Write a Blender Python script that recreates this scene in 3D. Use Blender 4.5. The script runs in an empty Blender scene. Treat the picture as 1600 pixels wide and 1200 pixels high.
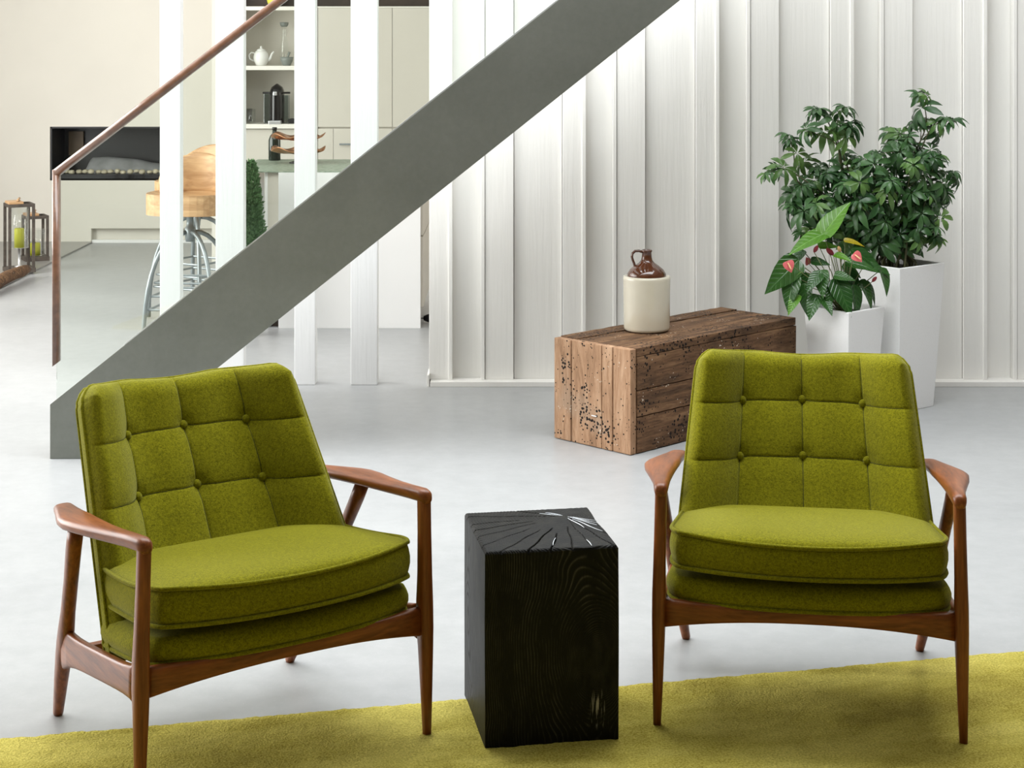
import bpy, bmesh, math, random
from mathutils import Vector, Matrix, noise
random.seed(7)
scene = bpy.context.scene
COL = scene.collection
PI = math.pi

# ------------------------------------------------------------------ camera
HC, FPX, HOR = 1.517, 2650.0, 55.0          # eye height, focal length in px of a 1600 px frame, horizon row
cam_d = bpy.data.cameras.new('camera'); cam = bpy.data.objects.new('camera', cam_d); COL.objects.link(cam)
cam.location = (0, 0, HC); cam.rotation_euler = (PI/2, 0, 0)
cam_d.sensor_width = 36.0; cam_d.lens = 36.0*FPX/1600.0; cam_d.shift_y = -(600.0-HOR)/1600.0
cam_d.clip_end = 60
scene.camera = cam
# ------------------------------------------------------------------ world, lights, exposure
W = bpy.data.worlds.new('overcast_sky'); scene.world = W; W.use_nodes = True
W.node_tree.nodes['Background'].inputs[0].default_value = (0.90, 0.96, 1.0, 1)
W.node_tree.nodes['Background'].inputs[1].default_value = 1.0
def area_light(name, loc, target, sx, sy, power, colour):
    d = bpy.data.lights.new(name, 'AREA'); d.shape = 'RECTANGLE'; d.size = sx; d.size_y = sy
    d.energy = power; d.color = colour
    o = bpy.data.objects.new(name, d); COL.objects.link(o); o.location = loc
    o.rotation_euler = (Vector(target)-Vector(loc)).to_track_quat('-Z', 'Y').to_euler()
    return o
area_light('window_daylight', (-4.9, 6.9, 1.9), (-2.0, 6.8, 1.6), 5.6, 2.6, 480, (1.0, 0.985, 0.96))
area_light('skylight_daylight', (0.2, 5.2, 3.72), (0.2, 5.2, 0.0), 4.4, 2.2, 295, (0.96, 0.985, 1.0))
area_light('kitchen_window_daylight', (4.3, 9.9, 1.9), (-1.0, 8.6, 0.6), 2.2, 2.2, 90, (1.0, 0.96, 0.88))
vs = scene.view_settings
vs.view_transform = 'Standard'; vs.look = 'None'; vs.exposure = -0.24; vs.gamma = 1.0; vs.use_curve_mapping = False

# ------------------------------------------------------------------ helpers
def px(x, y, Y): return Vector(((x-800)*Y/FPX, Y, HC-(y-HOR)*Y/FPX))       # pixel at a known depth
def pz(x, y, z=0.0):                                                        # pixel on a known level
    Y = (HC-z)*FPX/(y-HOR); return Vector(((x-800)*Y/FPX, Y, z))
def link(name, me, parent=None, mat=None, smooth=False):
    o = bpy.data.objects.new(name, me); COL.objects.link(o)
    if mat is not None and not me.materials: me.materials.append(mat)
    if parent is not None: o.parent = parent
    if smooth:
        for p in me.polygons: p.use_smooth = True
    return o
def tag(o, label, cat, group=None):
    o['label'] = label; o['category'] = cat
    if group: o['group'] = group
    return o
def empty(name, loc=(0,0,0), rz=0.0):
    o = bpy.data.objects.new(name, None); COL.objects.link(o); o.location = loc; o.rotation_euler = (0,0,rz)
    o.empty_display_size = 0.1
    return o
def struct(o, label=None):
    o['kind'] = 'structure'
    if label: o['label'] = label
    return o
def copy_tree(o, parent=None):
    c = o.copy(); COL.objects.link(c); c.parent = parent
    for ch in list(o.children): copy_tree(ch, c)
    return c
class MB:
    def __init__(s): s.v = []; s.f = []; s.u = None
    def add(s, vs, fs):
        b = len(s.v); s.v += [tuple(v) for v in vs]; s.f += [tuple(i+b for i in f) for f in fs]; return s
    def box(s, x0, x1, y0, y1, z0, z1):
        return s.add([(x,y,z) for z in (z0,z1) for y in (y0,y1) for x in (x0,x1)],
              [(0,2,3,1),(4,5,7,6),(0,1,5,4),(2,6,7,3),(0,4,6,2),(1,3,7,5)])
    def prism(s, pts, y0, y1):            # polygon in x,z pushed along y
        n = len(pts)
        return s.add([(p[0],y0,p[1]) for p in pts]+[(p[0],y1,p[1]) for p in pts],
              [tuple(range(n)), tuple(range(2*n-1,n-1,-1))]+[((i+1)%n,i,n+i,n+(i+1)%n) for i in range(n)])
    def prismz(s, pts, z0, z1):
        n = len(pts)
        return s.add([(p[0],p[1],z0) for p in pts]+[(p[0],p[1],z1) for p in pts],
              [tuple(range(n-1,-1,-1)), tuple(range(n,2*n))]+[(i,(i+1)%n,n+(i+1)%n,n+i) for i in range(n)])
    def loft(s, rings, close=False, caps=True):
        n = len(rings[0]); b = []
        for r in rings: b += list(r)
        f = []
        m = len(rings)
        for k in range(m if close else m-1):
            k2 = (k+1) % m
            for i in range(n):
                j = (i+1) % n
                f.append((k*n+i, k*n+j, k2*n+j, k2*n+i))
        if caps and not close:
            f.append(tuple(range(n-1,-1,-1))); f.append(tuple(range((m-1)*n, m*n)))
        return s.add(b, f)
    def tube(s, pts, r, n=8, close=False):
        pts = [Vector(p) for p in pts]; m = len(pts); rings = []
        rr = r if isinstance(r, (list,tuple)) else [r]*m
        prev = None
        for k in range(m):
            a = pts[(k-1) % m] if (close or k > 0) else pts[k]
            c = pts[(k+1) % m] if (close or k < m-1) else pts[k]
            t = (c-a).normalized()
            if prev is None:
                up = Vector((0,0,1)) if abs(t.z) < .9 else Vector((1,0,0))
                nx = t.cross(up).normalized()
            else:
                nx = (prev - t*prev.dot(t)).normalized()
            prev = nx; ny = t.cross(nx)
            rings.append([pts[k]+(nx*math.cos(2*PI*i/n)+ny*math.sin(2*PI*i/n))*rr[k] for i in range(n)])
        return s.loft(rings, close)
    def lathe(s, prof, n=24, c=(0,0,0)):
        rings = [[(c[0]+r*math.cos(2*PI*i/n), c[1]+r*math.sin(2*PI*i/n), c[2]+z) for i in range(n)] for r, z in prof]
        return s.loft(rings)
    def grid(s, nu, nv, fn, flip=False):
        vs = [fn(i/nu, j/nv) for j in range(nv+1) for i in range(nu+1)]
        f = []
        for j in range(nv):
            for i in range(nu):
                a = j*(nu+1)+i; q = (a, a+1, a+nu+2, a+nu+1)
                f.append(q[::-1] if flip else q)
        return s.add(vs, f)
    def mesh(s, name='m', bevel=0, seg=2, merge=0):
        me = bpy.data.meshes.new(name); me.from_pydata(s.v, [], s.f)
        bm = bmesh.new(); bm.from_mesh(me)
        if merge: bmesh.ops.remove_doubles(bm, verts=bm.verts, dist=merge)
        bmesh.ops.recalc_face_normals(bm, faces=bm.faces)
        if bevel:
            ed = [e for e in bm.edges if len(e.link_faces) == 2 and e.calc_face_angle(0) > .5]
            bmesh.ops.bevel(bm, geom=ed, offset=bevel, segments=seg, affect='EDGES', profile=.6)
        bm.to_mesh(me); bm.free(); me.update()
        return me
    def obj(s, name, mat, parent=None, bevel=0, smooth=False, seg=2, merge=0):
        return link(name, s.mesh(name, bevel, seg, merge), parent, mat, smooth)
def sect(c, ax, ay, w, h, n=16, e=3.0):      # rounded-rectangle ring around c
    c = Vector(c); out = []
    for i in range(n):
        t = 2*PI*(i+.5)/n; cs, sn = math.cos(t), math.sin(t)
        x = math.copysign(abs(cs)**(2/e), cs); y = math.copysign(abs(sn)**(2/e), sn)
        out.append(c+Vector(ax)*x*w/2+Vector(ay)*y*h/2)
    return out
def lerp(a, b, t): return a+(b-a)*t
def sst(a, b, x):
    t = min(1, max(0, (x-a)/(b-a))); return t*t*(3-2*t)

# ------------------------------------------------------------------ materials
class NT:
    def __init__(s, name):
        s.m = bpy.data.materials.new(name); s.m.use_nodes = True; s.t = s.m.node_tree
        s.b = s.t.nodes['Principled BSDF']; s.out = s.t.nodes['Material Output']; s._co = None
    def n(s, kind, **kw):
        o = s.t.nodes.new(kind)
        for k, v in kw.items():
            if k.startswith('i_'): o.inputs[int(k[2:])].default_value = v
            else: setattr(o, k, v)
        return o
    def l(s, a, b): s.t.links.new(a, b)
    def co(s, scale=(1,1,1), loc=(0,0,0), rot=(0,0,0)):
        if s._co is None: s._co = s.n('ShaderNodeTexCoord')
        mp = s.n('ShaderNodeMapping'); mp.inputs['Scale'].default_value = scale
        mp.inputs['Location'].default_value = loc; mp.inputs['Rotation'].default_value = rot
        s.l(s._co.outputs['Object'], mp.inputs[0]); return mp.outputs[0]
    def noise(s, scale, detail=4, rough=.55, vec=None, dist=0):
        o = s.n('ShaderNodeTexNoise'); o.inputs['Scale'].default_value = scale; o.inputs['Detail'].default_value = detail
        o.inputs['Roughness'].default_value = rough; o.inputs['Distortion'].default_value = dist
        s.l(vec if vec is not None else s.co(), o.inputs['Vector']); return o.outputs[0]
    def voro(s, scale, vec=None, feature='F1', rnd=1):
        o = s.n('ShaderNodeTexVoronoi', feature=feature); o.inputs['Scale'].default_value = scale
        o.inputs['Randomness'].default_value = rnd
        s.l(vec if vec is not None else s.co(), o.inputs['Vector']); return o.outputs['Distance']
    def ramp(s, fac, stops):
        o = s.n('ShaderNodeValToRGB'); e = o.color_ramp.elements
        while len(e) < len(stops): e.new(.5)
        for k, (p, c) in enumerate(stops): e[k].position = p; e[k].color = (c if len(c) == 4 else (*c, 1))
        s.l(fac, o.inputs[0]); return o.outputs[0]
    def math(s, op, a, b=None, c=None):
        o = s.n('ShaderNodeMath', operation=op)
        for k, v in enumerate((a, b, c)):
            if v is None: continue
            if isinstance(v, (int,float)): o.inputs[k].default_value = v
            else: s.l(v, o.inputs[k])
        return o.outputs[0]
    def mix(s, fac, a, b, blend='MIX'):
        o = s.n('ShaderNodeMix', data_type='RGBA', blend_type=blend)
        for k, v in ((0, fac), (6, a), (7, b)):
            if isinstance(v, (int,float)): o.inputs[k].default_value = v
            elif isinstance(v, tuple): o.inputs[k].default_value = (*v, 1)[:4]
            else: s.l(v, o.inputs[k])
        return o.outputs[2]
    def bump(s, h, strength=.3, dist=.01):
        o = s.n('ShaderNodeBump'); o.inputs['Strength'].default_value = strength; o.inputs['Distance'].default_value = dist
        s.l(h, o.inputs['Height']); s.l(o.outputs[0], s.b.inputs['Normal']); return s
    def set(s, col=None, rough=None, metal=None, spec=None, sheen=None, coat=None):
        if col is not None:
            if isinstance(col, tuple): s.b.inputs['Base Color'].default_value = (*col, 1)[:4]
            else: s.l(col, s.b.inputs['Base Color'])
        for k, v in (('Roughness',rough),('Metallic',metal),('Specular IOR Level',spec),('Sheen Weight',sheen),('Coat Weight',coat)):
            if v is None: continue
            if isinstance(v, (int,float)): s.b.inputs[k].default_value = v
            else: s.l(v, s.b.inputs[k])
        return s
def plain(name, col, rough=.5, metal=0, var=.06, nscale=8, bump=0, spec=None, coat=None):
    t = NT(name); f = t.noise(nscale, 3)
    a = tuple(max(0, c*(1-var)) for c in col); b = tuple(min(1, c*(1+var)) for c in col)
    t.set(t.ramp(f, [(.3, a), (.7, b)]), rough, metal, spec, coat=coat)
    if bump: t.bump(t.noise(nscale*12, 3), bump, .002)
    return t.m

def mat_paint(name, col, rough=.55):
    t = NT(name)
    v = t.co((60, 60, 2.5)); g = t.noise(1.0, 5, .6, v)
    f = t.noise(1.3, 2)
    t.set(t.ramp(f, [(.3, tuple(c*.97 for c in col)), (.7, col)]), rough)
    t.bump(g, .35, .004); return t.m
def mat_wool():
    t = NT('green_wool')
    f = t.noise(420, 3, .7); g = t.noise(170, 4, .75); big = t.noise(4, 3)
    c1 = t.ramp(f, [(.36, (.058,.056,.001)), (.64, (.295,.278,.008))])
    c2 = t.ramp(g, [(.36, (.072,.070,.001)), (.64, (.280,.262,.008))])
    c = t.mix(.5, c1, c2)
    c = t.mix(.10, c, t.ramp(big, [(.35, (.13,.14,.004)), (.65, (.26,.25,.012))]))
    t.set(c, .95, spec=.10, sheen=.42)
    t.b.inputs['Sheen Tint'].default_value = (.85,.85,.35,1); t.b.inputs['Sheen Roughness'].default_value = .35
    t.bump(t.math('ADD', f, g), .55, .0016); return t.m
def mat_walnut(name, scale):
    t = NT(name); v = t.co(scale)
    g = t.noise(1.0, 6, .62, v, .6); fine = t.noise(4.0, 4, .6, v)
    c = t.ramp(g, [(.28, (.085,.022,.005)), (.5, (.215,.060,.014)), (.72, (.34,.108,.027))])
    c = t.mix(.30, c, t.ramp(fine, [(.35, (.075,.019,.004)), (.65, (.32,.10,.025))]))
    t.set(c, .36, spec=.30, coat=.05); t.b.inputs['Coat Roughness'].default_value = .25
    t.bump(fine, .08, .001); return t.m
def mat_rug():
    t = NT('olive_rug_pile')
    big = t.noise(1.0, 4, .6, t.co((1.6, 4.2, 1))); mid = t.noise(9, 5, .7); f = t.noise(210, 3, .75)
    c = t.ramp(big, [(.38, (.25,.19,.018)), (.5, (.49,.41,.06)), (.62, (.78,.68,.17))])
    c = t.mix(.30, c, t.ramp(mid, [(.38, (.24,.18,.016)), (.62, (.74,.64,.15))]))
    c = t.mix(.42, c, t.ramp(f, [(.38, (.15,.12,.008)), (.60, (.80,.70,.19))]))
    t.set(c, 1.0, spec=.03, sheen=.06); t.b.inputs['Sheen Tint'].default_value = (.9,.85,.3,1)
    t.bump(t.math('ADD', f, t.noise(120, 3, .7)), .9, .006); return t.m
def mat_floor():
    t = NT('polished_concrete')
    a = t.noise(.9, 6, .6); b = t.noise(14, 5, .7); sp = t.voro(130)
    c = t.ramp(a, [(.3, (.325,.335,.342)), (.7, (.405,.412,.415))])
    c = t.mix(.22, c, t.ramp(b, [(.3, (.27,.28,.285)), (.7, (.50,.508,.512))]))
    c = t.mix(t.ramp(sp, [(.05, (.35,)*3), (.12, (0,0,0))]), c, (.80,.81,.81))
    t.set(c, t.ramp(a, [(.3, (.30,)*3), (.7, (.38,)*3)]), spec=.45)
    t.bump(b, .04, .002); return t.m
def mat_steel():
    t = NT('blackened_steel')
    a = t.noise(3.2, 5, .6); b = t.noise(40, 4, .7)
    c = t.ramp(a, [(.3, (.215,.225,.198)), (.7, (.275,.285,.255))])
    c = t.mix(.2, c, t.ramp(b, [(.3, (.19,.20,.175)), (.7, (.30,.31,.28))]))
    t.set(c, .40, .80, spec=.5); t.bump(b, .02, .001); return t.m
def mat_glass(name, tint, gloss=1.0, base=.045):
    t = NT(name); t.t.nodes.remove(t.b)
    tr = t.n('ShaderNodeBsdfTransparent'); tr.inputs[0].default_value = (*tint, 1)
    gl = t.n('ShaderNodeBsdfGlossy'); gl.inputs['Roughness'].default_value = .02; gl.inputs[0].default_value = (gloss,)*3+(1,)
    fr = t.n('ShaderNodeLayerWeight'); fr.inputs[0].default_value = .5
    f = t.math('ADD', t.math('MULTIPLY', t.math('POWER', fr.outputs[1], 4.0), .75), base)
    mx = t.n('ShaderNodeMixShader'); t.l(f, mx.inputs[0]); t.l(tr.outputs[0], mx.inputs[1]); t.l(gl.outputs[0], mx.inputs[2])
    t.l(mx.outputs[0], t.out.inputs[0]); return t.m
def mat_blackwood():
    # charred oak: rings about the pith on the top, a knot on the front face
    t = NT('charred_oak'); co = t.co()
    sep = t.n('ShaderNodeSeparateXYZ'); t.l(co, sep.inputs[0]); X, Y, Z = sep.outputs
    wob = t.noise(5, 2, .4); nz = t.math('MULTIPLY', t.math('SUBTRACT', wob, .5), .030)
    def dist(a, b): return t.math('SQRT', t.math('ADD', t.math('MULTIPLY', a, a), t.math('MULTIPLY', b, b)))
    pith = dist(t.math('SUBTRACT', X, .075), t.math('SUBTRACT', Y, .085))
    r1 = t.math('ADD', pith, nz)
    dx = t.math('SUBTRACT', X, .105); dz = t.math('SUBTRACT', Z, .185)
    knot = dist(t.math('MULTIPLY', dx, 1.0), t.math('MULTIPLY', dz, .72))
    kn = t.math('EXPONENT', t.math('MULTIPLY', knot, -20.0))
    # front: rings run straight up and down and bend round the knot
    rf = t.math('ADD', t.math('ADD', dist(t.math('SUBTRACT', X, .075), t.math('SUBTRACT', Y, .085)), t.math('MULTIPLY', kn, -.15)), t.math('MULTIPLY', nz, 1.4))
    ring = t.math('SINE', t.math('MULTIPLY', rf, 1800.0))
    ring2 = t.math('MULTIPLY', t.math('ADD', ring, 1), .5)
    ring3 = t.math('POWER', ring2, 7.0)
    pat = t.ramp(t.noise(30, 4, .7, t.co((1,1,.35))), [(.42, (0,0,0)), (.66, (1,1,1))])
    fac = t.math('MULTIPLY', ring3, pat)
    c = t.mix(fac, (.0035,.0035,.0035), (.060,.056,.042))
    sx = t.math('ABSOLUTE', t.math('SUBTRACT', X, .100)); 
    scr = t.math('MULTIPLY', t.ramp(sx, [(.0, (1,)*3), (.022, (0,)*3)]), t.ramp(Z, [(.035, (0,)*3), (.05, (1,)*3), (.10, (1,)*3), (.125, (0,)*3)]))
    scr = t.math('MULTIPLY', scr, t.ramp(t.noise(60, 3, .6, t.co((3,3,.25))), [(.55, (0,)*3), (.62, (1,)*3)]))
    c = t.mix(scr, c, (.36,.34,.29))
    t.set(c, t.ramp(ring3, [(0, (.46,)*3), (1, (.6,)*3)]), spec=.14)
    t.bump(t.math('ADD', t.math('MULTIPLY', ring2, .6), t.noise(160, 3, .6, t.co((1,1,.1)))), .35, .0025); return t.m
def mat_oldwood(name, scale, light=0.0):
    t = NT(name); v = t.co(scale)
    g = t.noise(1, 7, .66, v, .9); fine = t.noise(5, 5, .7, v); big = t.noise(5, 3)
    d, m, h = (((.030,.015,.008),(.125,.062,.030),(.330,.185,.095)) if light < .5 else ((.22,.115,.058),(.40,.225,.125),(.56,.36,.225)))
    c = t.ramp(g, [(.34, d), (.5, m), (.68, h)])
    c = t.mix(.35, c, t.ramp(fine, [(.3, tuple(x*.6 for x in d)), (.7, h)]))
    c = t.mix(t.ramp(big, [(.55, (0,)*3), (.70, (.55,)*3)]), c, tuple(x*.55 for x in d) if light < .5 else (.33,.24,.17))
    # worm holes and pale flecks of old filler, in patches
    v1 = t.voro(72); v2 = t.voro(36)
    patch = t.noise(7, 3, .6)
    thr = t.math('MULTIPLY', t.ramp(patch, [(.44, (.06,)*3), (.60, (.42,)*3)]), 1.0)
    hole = t.math('LESS_THAN', v1, t.math('MULTIPLY', thr, .9)); hole2 = t.math('LESS_THAN', v2, .115)
    holes = t.math('MAXIMUM', hole, hole2)
    fl = t.math('MULTIPLY', t.math('GREATER_THAN', t.noise(95, 2, .5), .655), t.math('GREATER_THAN', t.noise(11, 2), .60))
    c = t.mix(fl, c, (.62,.54,.44)); c = t.mix(holes, c, (.010,.006,.004))
    t.set(c, .72, spec=.25)
    hgt = t.math('SUBTRACT', t.math('MULTIPLY', fine, .5), t.math('MULTIPLY', holes, 1.0))
    t.bump(hgt, .6, .004); return t.m
def mat_leaf(name, col, col2, rough=.32, veins=False):
    t = NT(name); oi = t.n('ShaderNodeObjectInfo'); f = t.noise(26 if not veins else 3, 3)
    c = t.mix(oi.outputs['Random'], col, col2)
    c = t.mix(.25, c, t.ramp(f, [(.3, tuple(x*.55 for x in col)), (.7, tuple(min(1,x*1.5) for x in col2))]))
    if veins:
        sep = t.n('ShaderNodeSeparateXYZ'); t.l(t.co(), sep.inputs[0]); ax = t.math('ABSOLUTE', sep.outputs[0])
        mid = t.ramp(ax, [(.006, (1,)*3), (.022, (0,)*3)])
        ph = t.math('SUBTRACT', sep.outputs[1], t.math('MULTIPLY', ax, 1.1))
        sv = t.math('POWER', t.math('ABSOLUTE', t.math('SINE', t.math('MULTIPLY', ph, 21.0))), 14.0)
        vn = t.math('MAXIMUM', mid, t.math('MULTIPLY', sv, .55))
        c = t.mix(t.math('MULTIPLY', vn, .18), c, tuple(min(1, x*2.6+.03) for x in col2))
        t.bump(t.math('ADD', t.math('MULTIPLY', vn, -1.0), t.math('MULTIPLY', f, .3)), .25, .02)
    else: t.bump(f, .15, .002)
    t.set(c, rough, spec=.5)
    tr = t.n('ShaderNodeBsdfTranslucent'); t.l(c, tr.inputs[0])
    mx = t.n('ShaderNodeMixShader'); mx.inputs[0].default_value = .15
    t.l(t.b.outputs[0], mx.inputs[1]); t.l(tr.outputs[0], mx.inputs[2]); t.l(mx.outputs[0], t.out.inputs[0]); return t.m
def mat_granite():
    t = NT('green_granite'); v = t.voro(55); f = t.noise(45, 4, .7)
    c = t.mix(.5, t.ramp(v, [(.1, (.09,.15,.09)), (.5, (.36,.42,.34))]), t.ramp(f, [(.35, (.07,.13,.07)), (.65, (.48,.53,.45))]))
    t.set(c, .4, spec=.2); return t.m
def mat_speckle_white():
    t = NT('white_terrazzo'); v = t.voro(190)
    c = t.mix(t.ramp(v, [(.10, (.5,)*3), (.22, (0,0,0))]), (.92,.92,.915), (.62,.61,.59))
    t.set(c, .55, spec=.4); t.bump(t.noise(150, 2), .08, .001); return t.m
def mat_oak(name='pale_oak'):
    t = NT(name); g = t.noise(1, 6, .6, t.co((4, 40, 40)), .5)
    t.set(t.ramp(g, [(.3, (.38,.20,.085)), (.7, (.66,.43,.23))]), .42); return t.m

M = dict(
 wall=mat_paint('white_painted_boards', (.86,.848,.812)), slat=mat_paint('white_painted_slats', (.78,.785,.785)),
 wool=mat_wool(), wz=mat_walnut('walnut_upright', (42,42,3.5)), wx=mat_walnut('walnut_across', (3.5,42,42)), wy=mat_walnut('walnut_along', (42,3.5,42)),
 rail=plain('oiled_walnut_rail', (.165,.080,.048), .3, nscale=30, var=.25, spec=.5, coat=.5), dimwall=plain('darkened_unseen_wall', (.16,.125,.10), .6, nscale=3, var=.1), rug=mat_rug(), floor=mat_floor(), steel=mat_steel(), glass=mat_glass('rail_glass', (.955,.98,.96), 1.0, .05), clear=mat_glass('clear_glass', (.97,.98,.975)),
 firegl=mat_glass('fire_glass', (.97,.975,.975), .25, .008), smoke=mat_glass('smoked_plastic', (.55,.60,.60)),
 char=mat_blackwood(), oldx=mat_oldwood('old_timber_along', (3.2,26,26)), oldz=mat_oldwood('old_timber_end', (30,30,4), 1.0),
 beige=plain('warm_white_plaster', (.735,.705,.63), .7, nscale=1.5, var=.03), cab=plain('beige_cabinet', (.62,.585,.515), .35, nscale=2, var=.02),
 white=plain('white_lacquer', (.88,.88,.87), .25, nscale=2, var=.01), shelf=plain('cream_shelf', (.83,.80,.73), .4, var=.02),
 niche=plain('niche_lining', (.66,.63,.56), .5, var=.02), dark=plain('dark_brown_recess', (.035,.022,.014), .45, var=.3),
 black=plain('matt_black', (.008,.008,.009), .4, var=.2), gblack=plain('gloss_black', (.006,.006,.007), .08, var=.1),
 granite=mat_granite(), terr=mat_speckle_white(), soil=plain('dark_soil', (.030,.022,.015), .95, nscale=60, var=.5, bump=.8),
 alu=plain('brushed_aluminium', (.78,.79,.80), .28, .9, nscale=30, var=.04), galv=plain('grey_painted_metal', (.27,.30,.31), .4, .5, nscale=12, var=.12),
 lant=plain('weathered_lantern_wood', (.075,.06,.048), .6, nscale=30, var=.4), oak=mat_oak(), candle=plain('lime_wax', (.62,.62,.045), .5, var=.04),
 hearth=plain('dark_honed_stone', (.27,.265,.25), .3, nscale=2, var=.03), drift=mat_oldwood('driftwood', (4,30,30), 0.0),
 jugc=plain('cream_salt_glaze', (.66,.61,.49), .18, nscale=6, var=.06, coat=.3), jugb=plain('brown_slip_glaze', (.085,.026,.010), .10, nscale=14, var=.35, coat=.5),
 sch=mat_leaf('umbrella_leaf', (.016,.062,.016), (.062,.150,.045)), schl=mat_leaf('young_umbrella_leaf', (.075,.165,.04), (.13,.24,.06)),
 ant=mat_leaf('flamingo_leaf', (.013,.058,.012), (.036,.110,.020), .2, True), antl=mat_leaf('fresh_flamingo_leaf', (.065,.19,.014), (.11,.26,.026), .24, True),
 stem=plain('green_stem', (.13,.15,.05), .5, var=.2), bark=plain('brown_stem', (.10,.10,.045), .7, var=.3),
 pink=plain('pink_spathe', (.72,.16,.17), .3, nscale=30, var=.15), red=plain('dark_red_bud', (.24,.02,.03), .35, nscale=30, var=.2),
 peach=plain('peach_bud', (.70,.42,.20), .4, nscale=30, var=.15), yell=plain('yellow_leaf', (.45,.36,.02), .35, nscale=20, var=.3),
 ceram=plain('white_porcelain', (.84,.84,.81), .15, var=.02), stone=plain('grey_stone_bowl', (.20,.22,.20), .5, var=.15),
 copper=plain('hammered_copper', (.55,.27,.14), .28, .85, nscale=30, var=.2), peb=plain('cream_pebble', (.62,.55,.40), .5, nscale=8, var=.2),
 mound=plain('mottled_grey_mound', (.30,.30,.30), .8, nscale=12, var=.2, bump=.4), hedge=mat_leaf('conifer_sprig', (.07,.16,.06), (.19,.34,.14), .6),
 lime=plain('lime_glaze', (.62,.60,.08), .2, var=.05), thread=plain('dark_seam', (.030,.036,.003), .95), tp=plain('grey_pot', (.45,.45,.43), .6))

# ------------------------------------------------------------------ the room
struct(MB().box(-5.15, 4.75, -3.15, 14, -.12, 0).obj('floor', M['floor']), 'polished pale grey concrete floor')
YW = 7.36                                                    # face of the boarded wall
def wx(x, Y=YW): return (x-800)*Y/FPX
HT = 3.6
wall = struct(MB().box(wx(671), 4.6, YW+.062, YW+.16, 0, HT).obj('wall_back', M['wall']), 'white painted board and batten wall')
MB().box(wx(672, 7.31), 4.6, 7.312, YW+.07, 0, .022).obj('sill', M['wall'], wall, .002)
MB().box(wx(667.5, 7.34), wx(671, 7.34), 7.318, YW+.10, 0, .05).obj('block', M['wall'], wall, .001)
narrow = [250, 460, 670.5, 879, 1087.5, 1298, 1506, 1716]; wide = [337, 548, 758, 964, 1173, 1382, 1590, 1800]
for k in range(2, 8):
    n0, w0 = narrow[k], wide[k]
    n1 = n0+32; w1 = w0+44.5
    z0 = .022
    def strip(name, a, b, y0, y1, bev=.002):
        MB().box(wx(a), wx(b), YW+y0, YW+y1, z0, HT).obj(name, M['wall'], wall, bev)
    strip('batten', n0, n1-.5, .004, .062); strip('bead', n1-1.5, n1+4.5, -.003, .062)
    strip('board', n1+4.5, w0-6.5, .046, .062, .001); strip('bead', w0-6.5, w0-.5, -.001, .062)
    strip('batten', w0+.2, w1, .004, .062)
    nx = narrow[k+1] if k < 7 else narrow[k]+210
    strip('board', w1+.8, nx-.8, .022, .062, .002)
scr = struct(empty('wall_screen', (wx(400), YW+.03, 0)), 'open screen of white painted upright boards')
for a, b in ((40,73),(127,171),(250,282),(337,381),(460,493),(548,590)):
    o = MB().box(wx(a)-scr.location.x, wx(b)-scr.location.x, -.035, .035, 0, HT).obj('slat', M['slat'], None, .003)
    if b < 200: bpy.data.objects.remove(o); continue
    o.parent = scr
# far rooms behind the screen
YF = 12.37
def fx(x): return (x-800)*YF/FPX
def fz(y): return HC-(y-HOR)*YF/FPX
fire_x0, fire_x1, fire_z0, fire_z1 = fx(78), fx(263), fz(282), fz(198)
rec_x0, rec_z1 = fx(142.5), fz(357)
w = MB(); xl, xr = -5.0, -1.85
w.box(xl, fire_x0, YF, YF+.5, rec_z1, HT); w.box(fire_x1, xr, YF, YF+.5, rec_z1, HT)
w.box(fire_x0, fire_x1, YF, YF+.5, fire_z1, HT); w.box(fire_x0, fire_x1, YF, YF+.5, rec_z1, fire_z0)
w.box(xl, rec_x0, YF, YF+.5, 0, rec_z1); w.box(rec_x0, xr, YF+.06, YF+.5, 0, rec_z1)
struct(w.obj('wall_fireplace', M['beige']), 'warm white wall with a slot fireplace')
struct(MB().box(rec_x0, xr, YF+.012, YF+.06, 0, .022).obj('baseboard_fireplace', M['white'], None, .002), 'slim white skirting in the wall recess')
struct(MB().box(-2.0, -1.85, 11.3, YF, 0, HT).obj('wall_return', M['beige']), 'short return wall beside the kitchen niche')
struct(MB().box(-1.85, 4.6, 11.95, 12.1, 0, HT).obj('wall_kitchen', M['niche']), 'kitchen wall behind the cabinets')
c = MB(); cz0, cz1 = HT, HT+.15
sk = (-2.0, 2.4, 4.1, 6.3)
c.box(-5.15, 4.75, -3.15, sk[2], cz0, cz1); c.box(-5.15, 4.75, sk[3], 14, cz0, cz1); c.box(-5.15, sk[0], sk[2], sk[3], cz0, cz1); c.box(sk[1], 4.75, sk[2], sk[3], cz0, cz1)
struct(c.obj('ceiling', M['white']), 'white ceiling with a long skylight opening')
c = MB(); wn = (3.9, 10.0, .15, 3.3)
c.box(-5.15, -5, -3.15, wn[0], 0, HT); c.box(-5.15, -5, wn[1], 14, 0, HT); c.box(-5.15, -5, wn[0], wn[1], 0, wn[2]); c.box(-5.15, -5, wn[0], wn[1], wn[3], HT)
struct(c.obj('wall_left', M['beige']), 'white wall with a wide window out of view on the left')
wf = struct(empty('window_1', (-5.08, 7.6, 0)), 'wide window in the left wall')
for yy in (3.9, 5.405, 6.91, 8.415, 9.92): MB().box(-.03, .03, yy-7.6, yy-7.6+.08, wn[2], wn[3]).obj('window_frame', M['white'], wf)
for zz in (wn[2], wn[3]-.08): MB().box(-.03, .03, wn[0]-7.6, wn[1]-7.6, zz, zz+.08).obj('window_frame', M['white'], wf)
struct(MB().box(4.6, 4.75, -3, 14, 0, HT).obj('wall_right', M['dimwall']), 'unseen brown wall on the right, darkened to cut fill light')  # unseen walls given a dark tone to weaken bounced fill
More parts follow.
